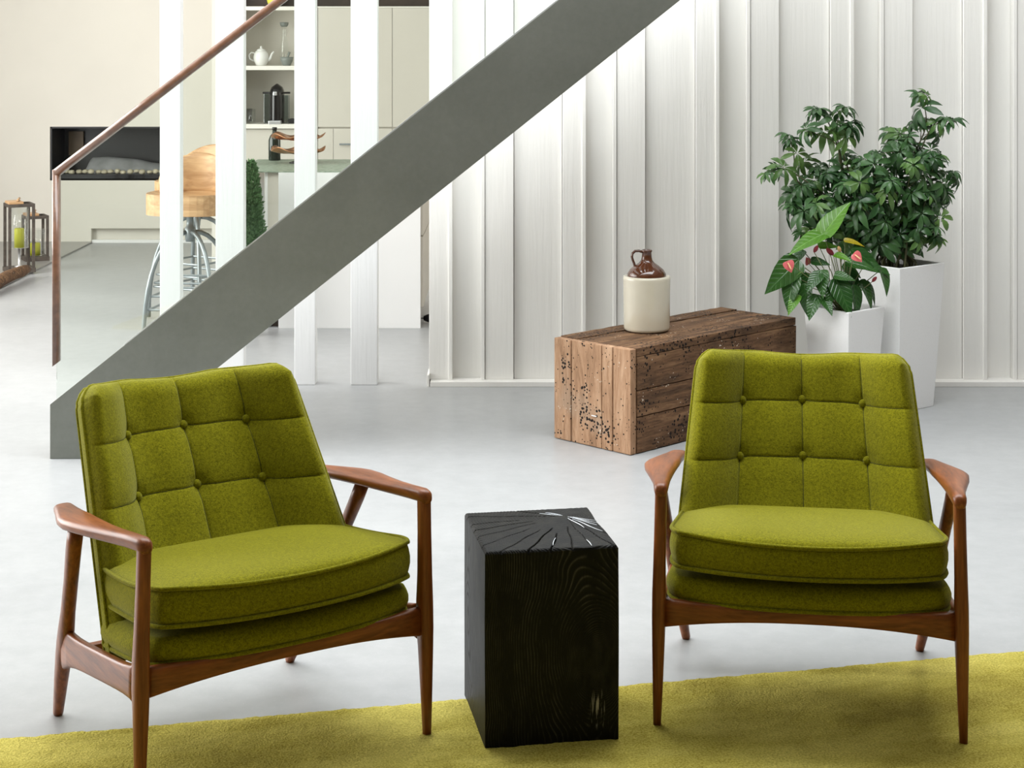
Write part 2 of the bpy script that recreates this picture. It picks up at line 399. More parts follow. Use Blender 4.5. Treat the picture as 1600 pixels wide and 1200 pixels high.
struct(MB().box(-5.15, 4.75, -3.15, -3, 0, HT).obj('wall_front', M['dimwall']), 'unseen brown wall behind the camera, darkened to cut fill light')
hearth = MB().box(-5, -3.063, 8.4, YF, 0, .012).obj('hearth_slab', M['hearth'], None, .003)
tag(hearth, 'dark honed stone hearth slab set along the floor below the fireplace', 'hearth')

# ------------------------------------------------------------------ staircase
YS = 6.07
def sx(x): return (x-800)*YS/FPX
def sz(y): return HC-(y-HOR)*YS/FPX
stair = empty('staircase', (sx(78), YS, 0)); tag(stair, 'dark grey steel staircase stringer with glass balustrade and wooden handrail', 'staircase')
def S(x, y): return (sx(x)-stair.location.x, sz(y))
SL = .7955                                                   # rise over run
def up(x): return 632-SL*(x-78)                              # top edge of the stringer, in px
def lo(x): return 0+SL*(1063-x)
xe = 1750
outl = [S(78,717), S(78,632), S(xe,up(xe)), S(xe,lo(xe)), (S(160,lo(160))[0]+.0, 0.0)]
foot_x = 1063-717/SL
outl[-1] = S(foot_x, 717); 
MB().prism(outl, 0, .012).obj('stringer', M['steel'], stair, .0015)
far = [S(110,717), (S(110,0)[0], S(110,up(110))[1]-.21), (S(xe,0)[0], S(xe,up(xe))[1]-.21), (S(xe,0)[0], S(xe,lo(xe))[1]+.06), (S(foot_x,0)[0], S(foot_x,717)[1]+.06)]
MB().prism(far, .88, .892).obj('stringer', M['steel'], stair)
z0s = S(78,632)[1]
for k in range(1, 13):
    zt = .185*k; xs = (zt+.155-z0s)/SL
    MB().box(xs, xs+.20, .012, .88, zt-.012, zt).obj('tread', M['steel'], stair, .001)
# glass pane
def hr(x): return 262-.7706*(x-85)                           # handrail, top edge
gp = [S(86,up(86)+6), S(86,hr(86)+6), S(900,hr(900)+6), S(900,up(900)+6)]
MB().prism(gp, .018, .030).obj('glass_pane', M['glass'], stair)
MB().prism([S(193,up(193)-2.2), S(xe,up(xe)-2.2), S(xe,up(xe)+4), S(193,up(193)+4)], .012, .036).obj('glass_channel', M['alu'], stair, .001)
# handrail: a raking rail and a leg running down the end of the pane
rail = MB()
a0 = Vector((S(85,263)[0], .024, S(85,263)[1]-.014)); dirv = Vector((1,0,.7706)).normalized(); nrm = Vector((-dirv.z,0,dirv.x))
rings = [sect(a0+dirv*t-nrm*.004, nrm, (0,1,0), .032, .048, 24, 2.4) for t in (-.004, .5, 1.2, 2.6)]
rail.loft(rings).obj('handrail', M['rail'], stair, smooth=True)
leg = MB(); p1 = Vector((S(85.5,264)[0], .024, S(85,266)[1])); zb = S(85,570)[1]
n_ = 24
top = sect(p1, (1,0,0), (0,1,0), .027, .046, n_, 2.6); bot = sect((p1.x,.024,zb), (1,0,0), (0,1,0), .027, .046, n_, 2.6)
bot = [Vector((v.x, v.y, zb+(v.x-p1.x)*.75)) for v in bot]
leg.loft([bot, top]).obj('rail_leg', M['rail'], stair, smooth=True)

# ------------------------------------------------------------------ rug
import_ang = math.atan2(.2206, 1)
rug_o = Vector((-1.098, 3.638, 0)); 
NUX, NUY = 420, 150
Lx, Ly = 4.1, 2.4
def rugf(u, v):
    x = -1.0+u*Lx; y = -v*Ly
    e = min(u*Lx, (1-u)*Lx, v*Ly, (1-v)*Ly)
    h = .014*math.sqrt(max(0, min(1, e/.012)))
    h += (noise.noise((x*22, y*22, 0))*.0020 + noise.noise((x*75, y*75, 3))*.0026)*min(1, e/.01)
    yo = noise.noise((x*18, 5, 1))*.004 if v == 0 else 0
    return (x, y+yo, max(0, h))
rug = MB().grid(NUX, NUY, rugf, flip=True).obj('area_rug', M['rug'], None, smooth=True)
rug.location = rug_o; rug.rotation_euler = (0,0,import_ang)
tag(rug, 'mottled olive yellow wool rug lying under the armchairs', 'rug')

# ------------------------------------------------------------------ armchair
def build_chair():
    ch = empty('armchair')
    for s in (-1, 1):
        L = MB(); X, Yv, Zv = (1,0,0), (0,1,0), (0,0,1)
        prof = [(.012,.325,.000,.017,.017),(.10,.3235,.000,.0225,.024),(.20,.322,.001,.028,.034),(.245,.3215,.003,.030,.042),(.30,.321,.003,.030,.040),
                (.36,.320,.001,.0275,.033),(.45,.318,-.001,.026,.029),(.515,.3165,-.002,.026,.029),(.530,.3165,-.001,.025,.027)]
        L.loft([sect((s*u,v,z), X, Yv, a, b, 16, 3) for z,u,v,a,b in prof]).obj('leg', M['wz'], ch, smooth=True)
        R = MB()
        prof = [(.0,.287,.578,.018,.020),(.006,.287,.577,.022,.024),(.10,.299,.522,.029,.034),(.165,.3055,.487,.032,.046),(.20,.309,.468,.032,.052),(.235,.313,.449,.031,.046),(.28,.318,.424,.029,.036),(.36,.327,.380,.029,.034),(.44,.337,.336,.031,.036),(.485,.341,.312,.031,.036)]
        prof_old = [(.0,.287,.578,.018,.020),(.006,.287,.577,.022,.024),(.10,.2965,.532,.029,.034),(.165,.303,.503,.032,.046),(.20,.306,.487,.032,.052),(.235,.3095,.470,.031,.046),
                (.28,.314,.448,.029,.036),(.36,.322,.412,.028,.033),(.44,.331,.378,.030,.036),(.475,.334,.365,.030,.036)]
        R.loft([sect((s*u,v,z), X, Yv, a, b, 16, 2.6) for z,u,v,a,b in prof]).obj('leg', M['wz'], ch, smooth=True)
        # side rail, sloping to the back, faired into both legs
        B = MB(); rings = []
        for t in [i/12 for i in range(13)]:
            v = lerp(.006, .458, t); u = lerp(.3205, .310, t); zt = lerp(.283, .222, t); zb = lerp(.226, .160, t)
            fl = .016*(math.exp(-t*14)+math.exp(-(1-t)*12)); zt += fl; zb -= fl
            rings.append(sect((s*u, v, (zt+zb)/2), X, Zv, .024, zt-zb, 16, 4))
        B.loft(rings).obj('seat_rail', M['wy'], ch, smooth=True)
        # paddle arm
        A = MB(); P = [(.3165,-.019,.525,.016,.020),(.3165,-.014,.527,.026,.027),(.3168,.002,.5285,.031,.029),(.319,.06,.523,.034,.028),(.324,.13,.5155,.043,.027),(.329,.20,.509,.057,.027),
                       (.333,.26,.504,.071,.027),(.334,.310,.4995,.079,.027),(.330,.350,.496,.077,.026),(.322,.40,.491,.064,.025),(.312,.45,.486,.052,.024),(.302,.50,.481,.044,.023),(.299,.515,.479,.030,.015)]
        A.loft([sect((s*u,v,z), X, (0,.12,1), a, b, 18, 2.7) for u,v,z,a,b in P]).obj('armrest', M['wy'], ch, smooth=True)
    # front apron: slightly bowed, arched underneath
    F = MB(); rings = []
    for i in range(25):
        a = -1+2*i/24; u = a*.312; bow = -.026*(1-a*a)
        zt = .287; zb = .226+.030*(1-abs(a)**2.2); 
        rings.append(sect((u, .008+bow, (zt+zb)/2), (0,1,0), (0,0,1), .024, zt-zb, 16, 5))
    F.loft(rings).obj('apron', M['wx'], ch, smooth=True)
    MB().box(-.300, .300, .452, .474, .158, .186).obj('apron', M['wx'], ch, .004)
    # cushions
    def cushion(name, hwf, hwb, v0, v1, bow, zf, zb, thick, crown, pipe_top, corner=.035):
        N = 44
        def plan(a, b):
            # squared circle mapping keeps the corners rounded
            k = corner/.3
            x, y = a*2-1, b*2-1
            rx = x*math.sqrt(max(0,1-k*y*y*x*x*y*y)); ry = y*math.sqrt(max(0,1-k*x*x*y*y*x*x))
            t = (ry+1)/2; hw = lerp(hwf, hwb, t)
            v = lerp(v0, v1, t) - bow*(1-rx*rx)*(1-t)
            return rx*hw, v, t, rx, ry
        def topf(a, b):
            u, v, t, x, y = plan(a, b)
            d = max(0, (1-x**4)*(1-y**4))
            return (u, v, lerp(zf, zb, t)+crown*d**.55)
        def botf(a, b):
            u, v, t, x, y = plan(a, b); d = max(0, (1-x**4)*(1-y**4))
            return (u, v, lerp(zf, zb, t)-thick-.006*d)
        edge = [(i/N, 0) for i in range(N)]+[(1, i/N) for i in range(N)]+[(1-i/N, 1) for i in range(N)]+[(0, 1-i/N) for i in range(N)]
        m = MB(); m.grid(N, N, topf); m.grid(N, N, botf, True)
        et = [Vector(topf(*e)) for e in edge]; eb = [Vector(botf(*e)) for e in edge]
        cen = Vector((0, (v0+v1)/2, 0)); rings = [et]
        for q in (.2,.4,.6,.8):
            ring = []
            for p, r in zip(et, eb):
                c = p.lerp(r, q); o = Vector((c.x, c.y-cen.y, 0)); o.normalize(); ring.append(c+o*(.008 if pipe_top else .010)*math.sin(PI*q))
            rings.append(ring)
        rings.append(eb); m.loft(rings, caps=False)
        cu = m.obj(name, M['wool'], ch, smooth=True, merge=.0002)
        def off(ring, dz): return [p+Vector((p.x, p.y-cen.y, 0)).normalized()*.0030+Vector((0,0,dz)) for p in ring]
        if pipe_top: MB().tube(off(et, 0), .0047, 8, True).obj('piping', M['wool'], cu, smooth=True)
        MB().tube(off(eb, 0), .0047, 8, True).obj('piping', M['wool'], cu, smooth=True)
    cushion('seat_base', .305, .294, .010, .33, .038, .330, .288, .045, .020, False, .05)
    cushion('seat_cushion', .304, .274, -.006, .40, .052, .430, .382, .067, .022, True, .05)
    # tufted back: a curved pad with grooves along the seams and sunk buttons
    ZB, ZT = .238, .742
    cols = (-.150, 0.0, .150); rows = (.492, .612)
    def wing(a): return sst(.34, 1.05, abs(a))*1.25
    def base(a, t):
        hw = lerp(.303, .254, t); w_ = wing(a)
        cut = .030*max(0, (abs(a)-.86)/.14)**2 * sst(.90, 1, t)      # rounded top corners
        z = lerp(ZB, ZT-.030*(1-abs(a)**1.9), t)-cut; u = a*hw
        v = .229+.318*((z-.25)/.49)+.098*(1-w_)
        return u, v, z
    def front(i, j):
        a = 2*i-1; t = 1-(1-j)**1.15
        u, v, z = base(a, t)
        hwf = lerp(1.10, .95, t); s_ = u/hwf
        dip = .012*sst(.15, .27, abs(s_))*(1)                        # rows climb a little towards the edge
        ex = min(abs(s_-c) for c in cols); er = min(abs(z-r-dip) for r in rows)
        du = min(1, ex/.072); dz = min(1, er/.060)
        puff = .016*(1-(1-du)**2.2)*(1-.22*(1-dz)**3) + .0035*(1-(1-dz)**2.2)
        puff -= .0030*math.exp(-(ex/.0020)**2) + .0022*math.exp(-(er/.0020)**2)
        bt = min(math.hypot(s_-c, z-r) for c in cols for r in rows)
        puff -= .011*math.exp(-(bt/.021)**2)
        edge = min((1-abs(a))*1.35, t*1.6+.02, (1-t)*1.35)
        roll = math.sqrt(max(0, 1-(1-min(1, edge/.11))**2))
        out = -.004+(.026+puff)*roll
        nx = -math.copysign(1, a)*.45*sst(.4, .8, abs(a))*.6
        zo = out*lerp(.12, .48, sst(.80, .98, t))
        return (u+out*nx, v-out*.95, z+zo)
    def backf(i, j):
        a = 2*i-1; u, v, z = base(a, j); ed = min(1, min(1-abs(a), 1-j)/.06)
        return (u*.99, v+.046+.010*math.sqrt(max(0, ed)), z-.016)
    def seam_shade(i, j): return 0
    N1, N2 = 260, 210
    m = MB(); m.grid(N1, N2, front); m.grid(60, 40, backf, True)
    bk = m.obj('backrest', M['wool'], ch, smooth=True)
    K = 40
    edge = [(0, i/K) for i in range(K)]+[(i/K, 1) for i in range(K)]+[(1, 1-i/K) for i in range(K+1)]
    ef = [Vector(front(*e)) for e in edge]; eb = [Vector(backf(*e)) for e in edge]
    em = [f.lerp(b, .5)+(Vector((f.x,0,0)).normalized()*.003 if abs(f.x) > .2 else Vector((0,0,.003))) for f, b in zip(ef, eb)]
    band = MB(); n = len(edge)
    vs_ = ef+em+eb; band.add(vs_, [(i, i+1, n+i+1, n+i) for i in range(n-1)]+[(n+i, n+i+1, 2*n+i+1, 2*n+i) for i in range(n-1)])
    band.obj('side_band', M['wool'], bk, smooth=True)
    MB().tube([p+Vector((0,.001,0)) for p in ef], .0042, 8).obj('piping', M['wool'], bk, smooth=True)
    MB().tube(eb, .0042, 8).obj('piping', M['wool'], bk, smooth=True)
    bm_ = MB().lathe([(.0005,.0075),(.0055,.0068),(.0092,.004),(.0105,.0005),(.0095,-.004),(.004,-.006)], 16)
    bme = bm_.mesh('button'); bme.materials.append(M['wool'])
    for p in bme.polygons: p.use_smooth = True
    # where the seams run on the pad: search in the pad's own parameters
    def par(i, j):
        a = 2*i-1; t = 1-(1-j)**1.15; u, v, z = base(a, t); s_ = u/lerp(1.10, .95, t)
        return s_, z-.012*sst(.15, .27, abs(s_))
    FI = [k/400 for k in range(401)]
    def hit_row(i, r): return min(FI, key=lambda j: abs(par(i, j)[1]-r))
    def hit_col(j, c): return min(FI, key=lambda i: abs(par(i, j)[0]-c))
    for r in rows:
        for c in cols:
            i = .5
            for _ in range(3): j = hit_row(i, r); i = hit_col(j, c)
            o = link('button', bme, bk); o.location = Vector(front(i, j))+Vector((0,-.0050,.0030))
            d = Vector((-c*2.2,-1,.60)); o.rotation_euler = d.to_track_quat('Z','Y').to_euler()
    for c in cols:
        line = [Vector(front(hit_col(j/60, c), j/60))+Vector((0,-.0003,.0002)) for j in range(10, 58)]
        MB().tube(line, .0009, 5).obj('seam', M['thread'], bk)
    for r in rows:
        line = [Vector(front(i/80, hit_row(i/80, r)))+Vector((0,-.0003,.0002)) for i in range(3, 78)]
        MB().tube(line, .0008, 5).obj('seam', M['thread'], bk)
    for pipe in ((ef, 0), (eb, 0)): pass
    return ch
chairA = build_chair()
chairA.location = (.638, 3.6515, 0); chairA.rotation_euler = (0,0,math.radians(-8.3))
tag(chairA, 'green wool armchair on the right of the black stump, facing forward', 'armchair', 'pair of green armchairs')
chairB = copy_tree(chairA)
chairB.location = (-.4525, 3.468, 0); chairB.rotation_euler = (0,0,math.radians(34))
tag(chairB, 'green wool armchair on the left of the black stump, turned at an angle', 'armchair', 'pair of green armchairs')

# ------------------------------------------------------------------ charred stump table
st = MB(); bl = Vector((-.058,3.573,0)); e1 = Vector((.288*.9855,.288*.170,0)); e2 = Vector((-.0486,.296,0))
HS = .428; bxw, bxd = .288, .300
cr = []
px0, py0 = .075, .085
for k, ang in enumerate((-172,-161,-150,-139,-128,-118,-108,-97,-87,-76,-66,-55,-47,-38,-22,8,150,172)):
    cr.append((math.radians(ang), random.uniform(.07,.17) if k not in (8,9,10,11,12,13,16,17) else .012, random.uniform(.0003,.0008), random.uniform(.002,.008)))
def stump_top(u, v):
    x = -bxw/2+u*bxw; y = -bxd/2+v*bxd
    if u > .8: x -= .004*math.exp(-((v-.62)/.16)**2)*(u-.8)/.2
    r = math.hypot(x-px0, y-py0); th = math.atan2(y-py0, x-px0)
    z = HS+.0012*math.sin(r*900)*.25 - .004*sst(.35,.5,abs(u-.5))*0
    for a, r0, wd, dp in cr:
        d = (th-a+PI) % (2*PI)-PI
        if abs(d) < .5 and r > r0:
            lat = abs(r*math.sin(d)+.0014*math.sin(r*60+a*7)); wv = wd*(1+r*5)
            z -= dp*math.exp(-(lat/wv)**2)*sst(r0, r0+.02, r)
    e = min(u, 1-u, v, 1-v)*.29
    z -= .006*(1-min(1, e/.006))**2
    return (x, y, z)
NT_ = 150
st.grid(NT_, NT_, stump_top)
def side(p0, p1):
    def fn(u, v):
        t = stump_top(lerp(p0[0],p1[0],u), lerp(p0[1],p1[1],u)); x, y, z = t
        zz = lerp(0.012, z, v); b = .0015*noise.noise((x*9, y*9, zz*5)); k = 1+.006*math.sin(zz*7)
        return (x*k+b*(1 if abs(x) > .13 else 0)*(1-v), y*k+b*(1-v), zz)
    st.grid(NT_, 20, fn)
side((0,0),(1,0)); side((1,0),(1,1)); side((1,1),(0,1)); side((0,1),(0,0))
stump = st.obj('stump_table', M['char'], None, smooth=False, merge=.0001)
cst = bl+e1*.5+e2*.5; stump.location = (cst.x, cst.y, 0); stump.rotation_euler = (0,0,math.atan2(.049,.284))
sp_m = plain('pale_crack_glint', (.80,.85,.90), .25, var=.05)  # light glints in the cracks, built as thin pale tubes
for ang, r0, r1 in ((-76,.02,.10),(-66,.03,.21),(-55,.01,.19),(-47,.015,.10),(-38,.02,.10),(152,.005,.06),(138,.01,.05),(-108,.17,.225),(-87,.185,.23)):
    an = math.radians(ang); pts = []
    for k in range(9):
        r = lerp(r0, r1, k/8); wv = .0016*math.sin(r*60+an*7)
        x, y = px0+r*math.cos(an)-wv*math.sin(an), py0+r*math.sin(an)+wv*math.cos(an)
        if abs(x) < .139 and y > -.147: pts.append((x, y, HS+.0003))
    if len(pts) > 2: MB().tube(pts, [.0003+.0007*math.sin(PI*(i+.5)/len(pts)) for i in range(len(pts))], 5).obj('crack_glint', sp_m, stump)
tag(stump, 'black charred oak block with cracked end grain between the two armchairs', 'side table')

def plank(x0, x1, y0, y1, z0, z1, seed, amp=.0022):
    m = MB(); n = 40; rings = []
    for k in range(n+1):
        x = lerp(x0, x1, k/n); r = []
        for (y, z) in ((y0,z0),(lerp(y0,y1,.12),z0),(lerp(y0,y1,.5),z0),(lerp(y0,y1,.88),z0),(y1,z0),(y1,lerp(z0,z1,.5)),(y1,z1),(lerp(y0,y1,.88),z1),(lerp(y0,y1,.5),z1),(lerp(y0,y1,.12),z1),(y0,z1),(y0,lerp(z0,z1,.5))):
            c = 1.8 if (y in (y0,y1) and z in (z0,z1)) else 1.0
            ny = noise.noise((x*14+seed, y*60, z*60)); nz = noise.noise((x*14+seed+9, y*60, z*60))
            yy = y+(amp*c*(abs(ny)) if y == y0 else -amp*c*abs(ny) if y == y1 else 0); zz = z+(amp*c*abs(nz) if z == z0 else -amp*c*abs(nz) if z == z1 else 0)
            r.append((x, yy, zz))
        rings.append(r)
    return m.loft(rings)
# ------------------------------------------------------------------ reclaimed timber box
tb = empty('timber_chest'); nb = Vector((.429, 6.114, 0)); ld = Vector((.712,.702,0)).normalized()
TL, TW, TH = 1.0, .385, .382
tb.location = nb; tb.rotation_euler = (0,0,math.atan2(ld.y, ld.x))         # local x along, y across towards the back left
tag(tb, 'low chest of reclaimed worm-eaten timber carrying the stoneware jug', 'chest')
cuts = [0, .23, .37, .77, 1.0]      # from the near corner towards the back
th = .03
g = .0040
for k in range(4):
    a, b = cuts[k]*TW, cuts[k+1]*TW
    plank(th+g, TL, a+g*.3, b-g*.3, TH-th, TH+.001-(.0,.002,.004,.001)[k], k*3.3).obj('plank', M['oldx'], tb, .0015)
    MB().box(0-(.0,.001,.0,.0015)[k], th, a+g*.5, b-g*.5, .002, TH-.001*k).obj('plank', M['oldz'], tb, .003)
for z0, z1, p in ((.002,.35*TH,.0), (.35*TH,.60*TH,.002), (.60*TH,TH-th,.0005)):
    plank(th+g, TL, -p-.001, th-.004, z0+g*.3, z1-g*.3, z0*50).obj('plank', M['oldx'], tb, .0015)
MB().box(th+.004, TL-.01, th-.01, TW-.004, .001, TH-th-.003).obj('core', M['oldx'], tb)
tb_nail = MB().box(-.0045, .003, .165, .190, .115, .1185).obj('nail_strip', M['alu'], tb)

# ------------------------------------------------------------------ stoneware jug
jug = empty('stoneware_jug'); jl = pz(1010.5, 515, TH); jug.location = jl
tag(jug, 'cream and brown glazed stoneware jug standing on the timber chest', 'jug')
MB().lathe([(.001,.0),(.082,.0),(.087,.004),(.0885,.012),(.0895,.10),(.091,.19),(.0915,.200),(.089,.2075),(.082,.209),(.074,.207),(.06,.205)], 48).obj('body', M['jugc'], jug, smooth=True)
MB().lathe([(.074,.204),(.0755,.209),(.0735,.218),(.064,.233),(.047,.247),(.031,.258),(.0225,.268),(.0195,.280),(.0185,.298),(.0205,.3005),(.0215,.304),(.0205,.307),(.0175,.3085),(.0135,.306),(.012,.290),(.012,.26)], 48).obj('shoulder', M['jugb'], jug, smooth=True)
hp = [(-.018,0,.300),(-.030,0,.304),(-.045,.0,.303),(-.055,.0,.294),(-.0575,.0,.281),(-.054,.0,.268),(-.049,.0,.256),(-.0465,.0,.246),(-.047,.0,.238)]
mh = MB(); rings = []
for k, p in enumerate(hp):
    a = Vector(hp[max(0,k-1)]); b = Vector(hp[min(len(hp)-1,k+1)]); t = (b-a).normalized(); nn = t.cross(Vector((0,1,0)))
    rings.append(sect(p, (0,1,0), nn, .021, .0105, 12, 2.3))
mh.loft(rings).obj('handle', M['jugb'], jug, smooth=True)

# ------------------------------------------------------------------ planters
def planter(name, parent, top, bot, h):
    m = MB(); t, b = top/2, bot/2; ti = t-.014; bi = b+.01
    def sq(r, z): return [(-r,-r,z),(r,-r,z),(r,r,z),(-r,r,z)]
    m.loft([sq(b,0), sq(t,h), sq(ti,h), sq(lerp(bi,ti,.85),h-.05)])
    return m.obj('planter', M['terr'], parent, .003)
tall = empty('potted_umbrella_plant', (1.568, 6.957, 0), math.radians(38.5)); planter('planter', tall, .287, .224, .587)
tag(tall, 'bushy umbrella plant in the taller tapered white planter', 'plant')
MB().box(-.128,.128,-.128,.128,.535,.560).obj('soil', M['soil'], tall)
small = empty('potted_flamingo_plant', (1.324, 6.7585, 0), math.radians(40)); planter('planter', small, .225, .172, .437)
tag(small, 'flamingo plant with pink blooms in the shorter white planter', 'plant')
MB().box(-.098,.098,-.098,.098,.385,.412).obj('soil', M['soil'], small)

# umbrella plant: compound leaves, each a whorl of leaflets on its stalk
def leaflet(m, base, d, up, L, Wd, droop, fold=.18):
    d = d.normalized(); sd = d.cross(up).normalized(); nn = sd.cross(d).normalized()
    st_ = [(0,.05),(.18,.45),(.42,.92),(.65,1.0),(.85,.66),(1.0,.06)]
    vs = []
    for t, wv in st_:
        c = base+d*(L*t*(1-.12*droop*t*t))-Vector((0,0,1))*(droop*L*t*t*.55)
        hw = Wd*wv/2
        vs += [c-sd*hw+nn*hw*fold*1.5, c-nn*hw*.15, c+sd*hw+nn*hw*fold*1.5]
    f = []
    for k in range(len(st_)-1):
        a = k*3; f += [(a,a+1,a+4,a+3),(a+1,a+2,a+5,a+4)]
    m.add(vs, f)
def whorl(seed, n, L, droop, stalk):
    rnd = random.Random(seed); m = MB()
    for k in range(n):
        az = 2*PI*k/n+rnd.uniform(-.18,.18); el = rnd.uniform(-.05,.35)
        d = Vector((math.cos(az)*math.cos(el), math.sin(az)*math.cos(el), math.sin(el)))
        leaflet(m, d*.006, d, Vector((0,0,1)), L*rnd.uniform(.8,1.12), L*rnd.uniform(.30,.38), droop*rnd.uniform(.7,1.4))
    pass
    me = m.mesh('leaf')
    for p in me.polygons: p.use_smooth = True
    return me
whorls = [whorl(i, 7+i % 3, (.066,.074,.060,.080,.070,.064)[i], (1.0,1.25,1.45,1.1,1.6,.9)[i], (.07,.09,.08,.10,.06,.08)[i]) for i in range(6)]
whorls_d = []; whorls_l = []
for me in whorls:
    a = me.copy(); a.materials.append(M['sch']); whorls_d.append(a)
    b = me.copy(); b.materials.append(M['schl']); whorls_l.append(b)
inv = (Matrix.Translation(tall.location) @ Matrix.Rotation(tall.rotation_euler.z, 4, 'Z')).inverted()
rnd = random.Random(21); count = 0
axis_c = Vector((1.568, 6.957, .62))
def put_leaf(p, light=False, scale=1.0, tilt=None):
    global count
    o = link('leaf', (whorls_l if light else whorls_d)[rnd.randrange(6)], tall)
    d = Vector((p.x-axis_c.x, p.y-axis_c.y, 0))*1.9+Vector((0,0,.42))
    d += Vector((rnd.uniform(-.25,.25), rnd.uniform(-.35,.10), rnd.uniform(-.1,.2)))
    if tilt: d = Vector(tilt)
    q = d.to_track_quat('Z','Y').to_matrix().to_4x4() @ Matrix.Rotation(rnd.uniform(0,2*PI), 4, 'Z') @ Matrix.Scale(scale, 4)
    o.matrix_local = inv @ Matrix.Translation(p) @ q
    count += 1
def spline(P):
    P = [Vector(p) for p in P]; Q = []
    for k in range(len(P)-1):
        p0 = P[max(0,k-1)]; p1 = P[k]; p2 = P[k+1]; p3 = P[min(len(P)-1,k+2)]
        for s_ in range(8):
            t = s_/8; Q.append(.5*((2*p1)+(-p0+p2)*t+(2*p0-5*p1+4*p2-p3)*t*t+(-p0+3*p1-3*p2+p3)*t**3))
    return Q+[P[-1]]
bx0 = Vector((1.568,6.957,.545))
def cane(pts, dy, first, gap, reach, droopy=0.0, sprig=3, light=.08):
    j = Vector((rnd.uniform(-.06,.06), rnd.uniform(-.06,.06), 0))
    P = [bx0+j, bx0+j*1.2+Vector((0,0,.06))]+[px(x, y, 6.95+dy*(i+1)/len(pts)) for i, (x, y) in enumerate(pts)]
    Q = spline(P); n = len(Q)
    MB().tube([inv @ q for q in Q], [lerp(.0055,.0016,i/(n-1)) for i in range(n)], 7).obj('stem', M['bark'], tall, smooth=True)
    L = [0]
    for k in range(1, n): L.append(L[-1]+(Q[k]-Q[k-1]).length)
    d = first*L[-1]; az = rnd.uniform(0, 6.28)
    while d < L[-1]:
        k = max(i for i in range(n) if L[i] <= d); p = Q[k].lerp(Q[min(n-1,k+1)], .5)
        az += 2.399+rnd.uniform(-.4,.4)
        rad = Vector((math.cos(az), math.sin(az), 0)); rc_ = reach*rnd.uniform(.7,1.3)*lerp(1.15,.8,d/L[-1])
        ax = (rad+Vector((0,0,rnd.uniform(.15,.8)))).normalized()
        hub = p+ax*rc_
        if hub.z > .60:
            sc = rnd.uniform(.70,1.15)
            o = link('leaf', (whorls_l if rnd.random() < light else whorls_d)[rnd.randrange(6)], tall)
            fz_ = (ax+Vector((0,-.35,.25))+Vector((rnd.uniform(-.3,.3), rnd.uniform(-.3,.3), rnd.uniform(-.1,.3)))).normalized()
            o.matrix_local = inv @ Matrix.Translation(hub) @ fz_.to_track_quat('Z','Y').to_matrix().to_4x4() @ Matrix.Rotation(rnd.uniform(0,6.28),4,'Z') @ Matrix.Scale(sc,4)
            MB().tube([inv @ p, inv @ (p.lerp(hub,.55)+Vector((0,0,.006))), inv @ hub], .0012, 5).obj('leaf_stalk', M['stem'], tall)
        d += gap*rnd.uniform(.7,1.3)
    for k in range(sprig):
        o = link('leaf', (whorls_l if (k == 0 and rnd.random() < .5) else whorls_d)[rnd.randrange(6)], tall)
        tip = Q[-1]+Vector((rnd.uniform(-.03,.03), rnd.uniform(-.03,.03), rnd.uniform(-.01,.02)))*(k > 0)
        fz_ = Vector((rnd.uniform(-.5,.5), -.4+rnd.uniform(-.4,.4), 1)).normalized()
        o.matrix_local = inv @ Matrix.Translation(tip) @ fz_.to_track_quat('Z','Y').to_matrix().to_4x4() @ Matrix.Rotation(rnd.uniform(0,6.28),4,'Z') @ Matrix.Scale(rnd.uniform(.6,.9),4)
# bare reaching sprays
for pts, dy in (([(1322,290),(1312,240),(1296,195),(1275,170)],-.03), ([(1318,270),(1306,225),(1262,205)],-.06), ([(1310,320),(1262,285),(1225,264),(1196,272)],-.05), ([(1330,290),(1312,235),(1308,200),(1312,172)],.02),
                ([(1330,280),(1316,225),(1334,195)],-.02), ([(1310,320),(1250,288),(1240,240),(1234,216)],0), ([(1405,290),(1446,200),(1438,146)],0), ([(1425,290),(1452,205),(1486,188)],-.03)):
    cane(pts, dy, .90, .05, .030, sprig=2, light=.3)
# leafy canes that make the body of the bush
for pts, dy in (([(1400,330),(1410,225)],.0), ([(1425,330),(1440,195)],.03), ([(1380,330),(1372,240)],-.08), ([(1350,340),(1345,255)],-.06), ([(1330,340),(1300,270)],-.03), ([(1310,350),(1262,290)],0), ([(1305,360),(1245,325)],-.06),
                ([(1440,330),(1462,245)],-.04), ([(1445,350),(1468,300)],.02), ([(1360,340),(1325,285)],-.12), ([(1410,330),(1425,255)],-.12), ([(1390,340),(1385,285)],-.16), ([(1435,345),(1450,305)],-.12), ([(1340,360),(1285,325)],-.12),
                ([(1425,370),(1450,350)],-.10), ([(1375,360),(1345,320)],-.15), ([(1400,320),(1400,205)],.08), ([(1350,330),(1330,250)],.08), ([(1300,360),(1240,300)],.02), ([(1310,380),(1258,362)],-.05), ([(1440,385),(1464,372)],-.04), ([(1300,340),(1275,262)],.03), ([(1450,330),(1478,270)],.03)):
    cane(pts, dy, .30, .038, .078, light=.14)

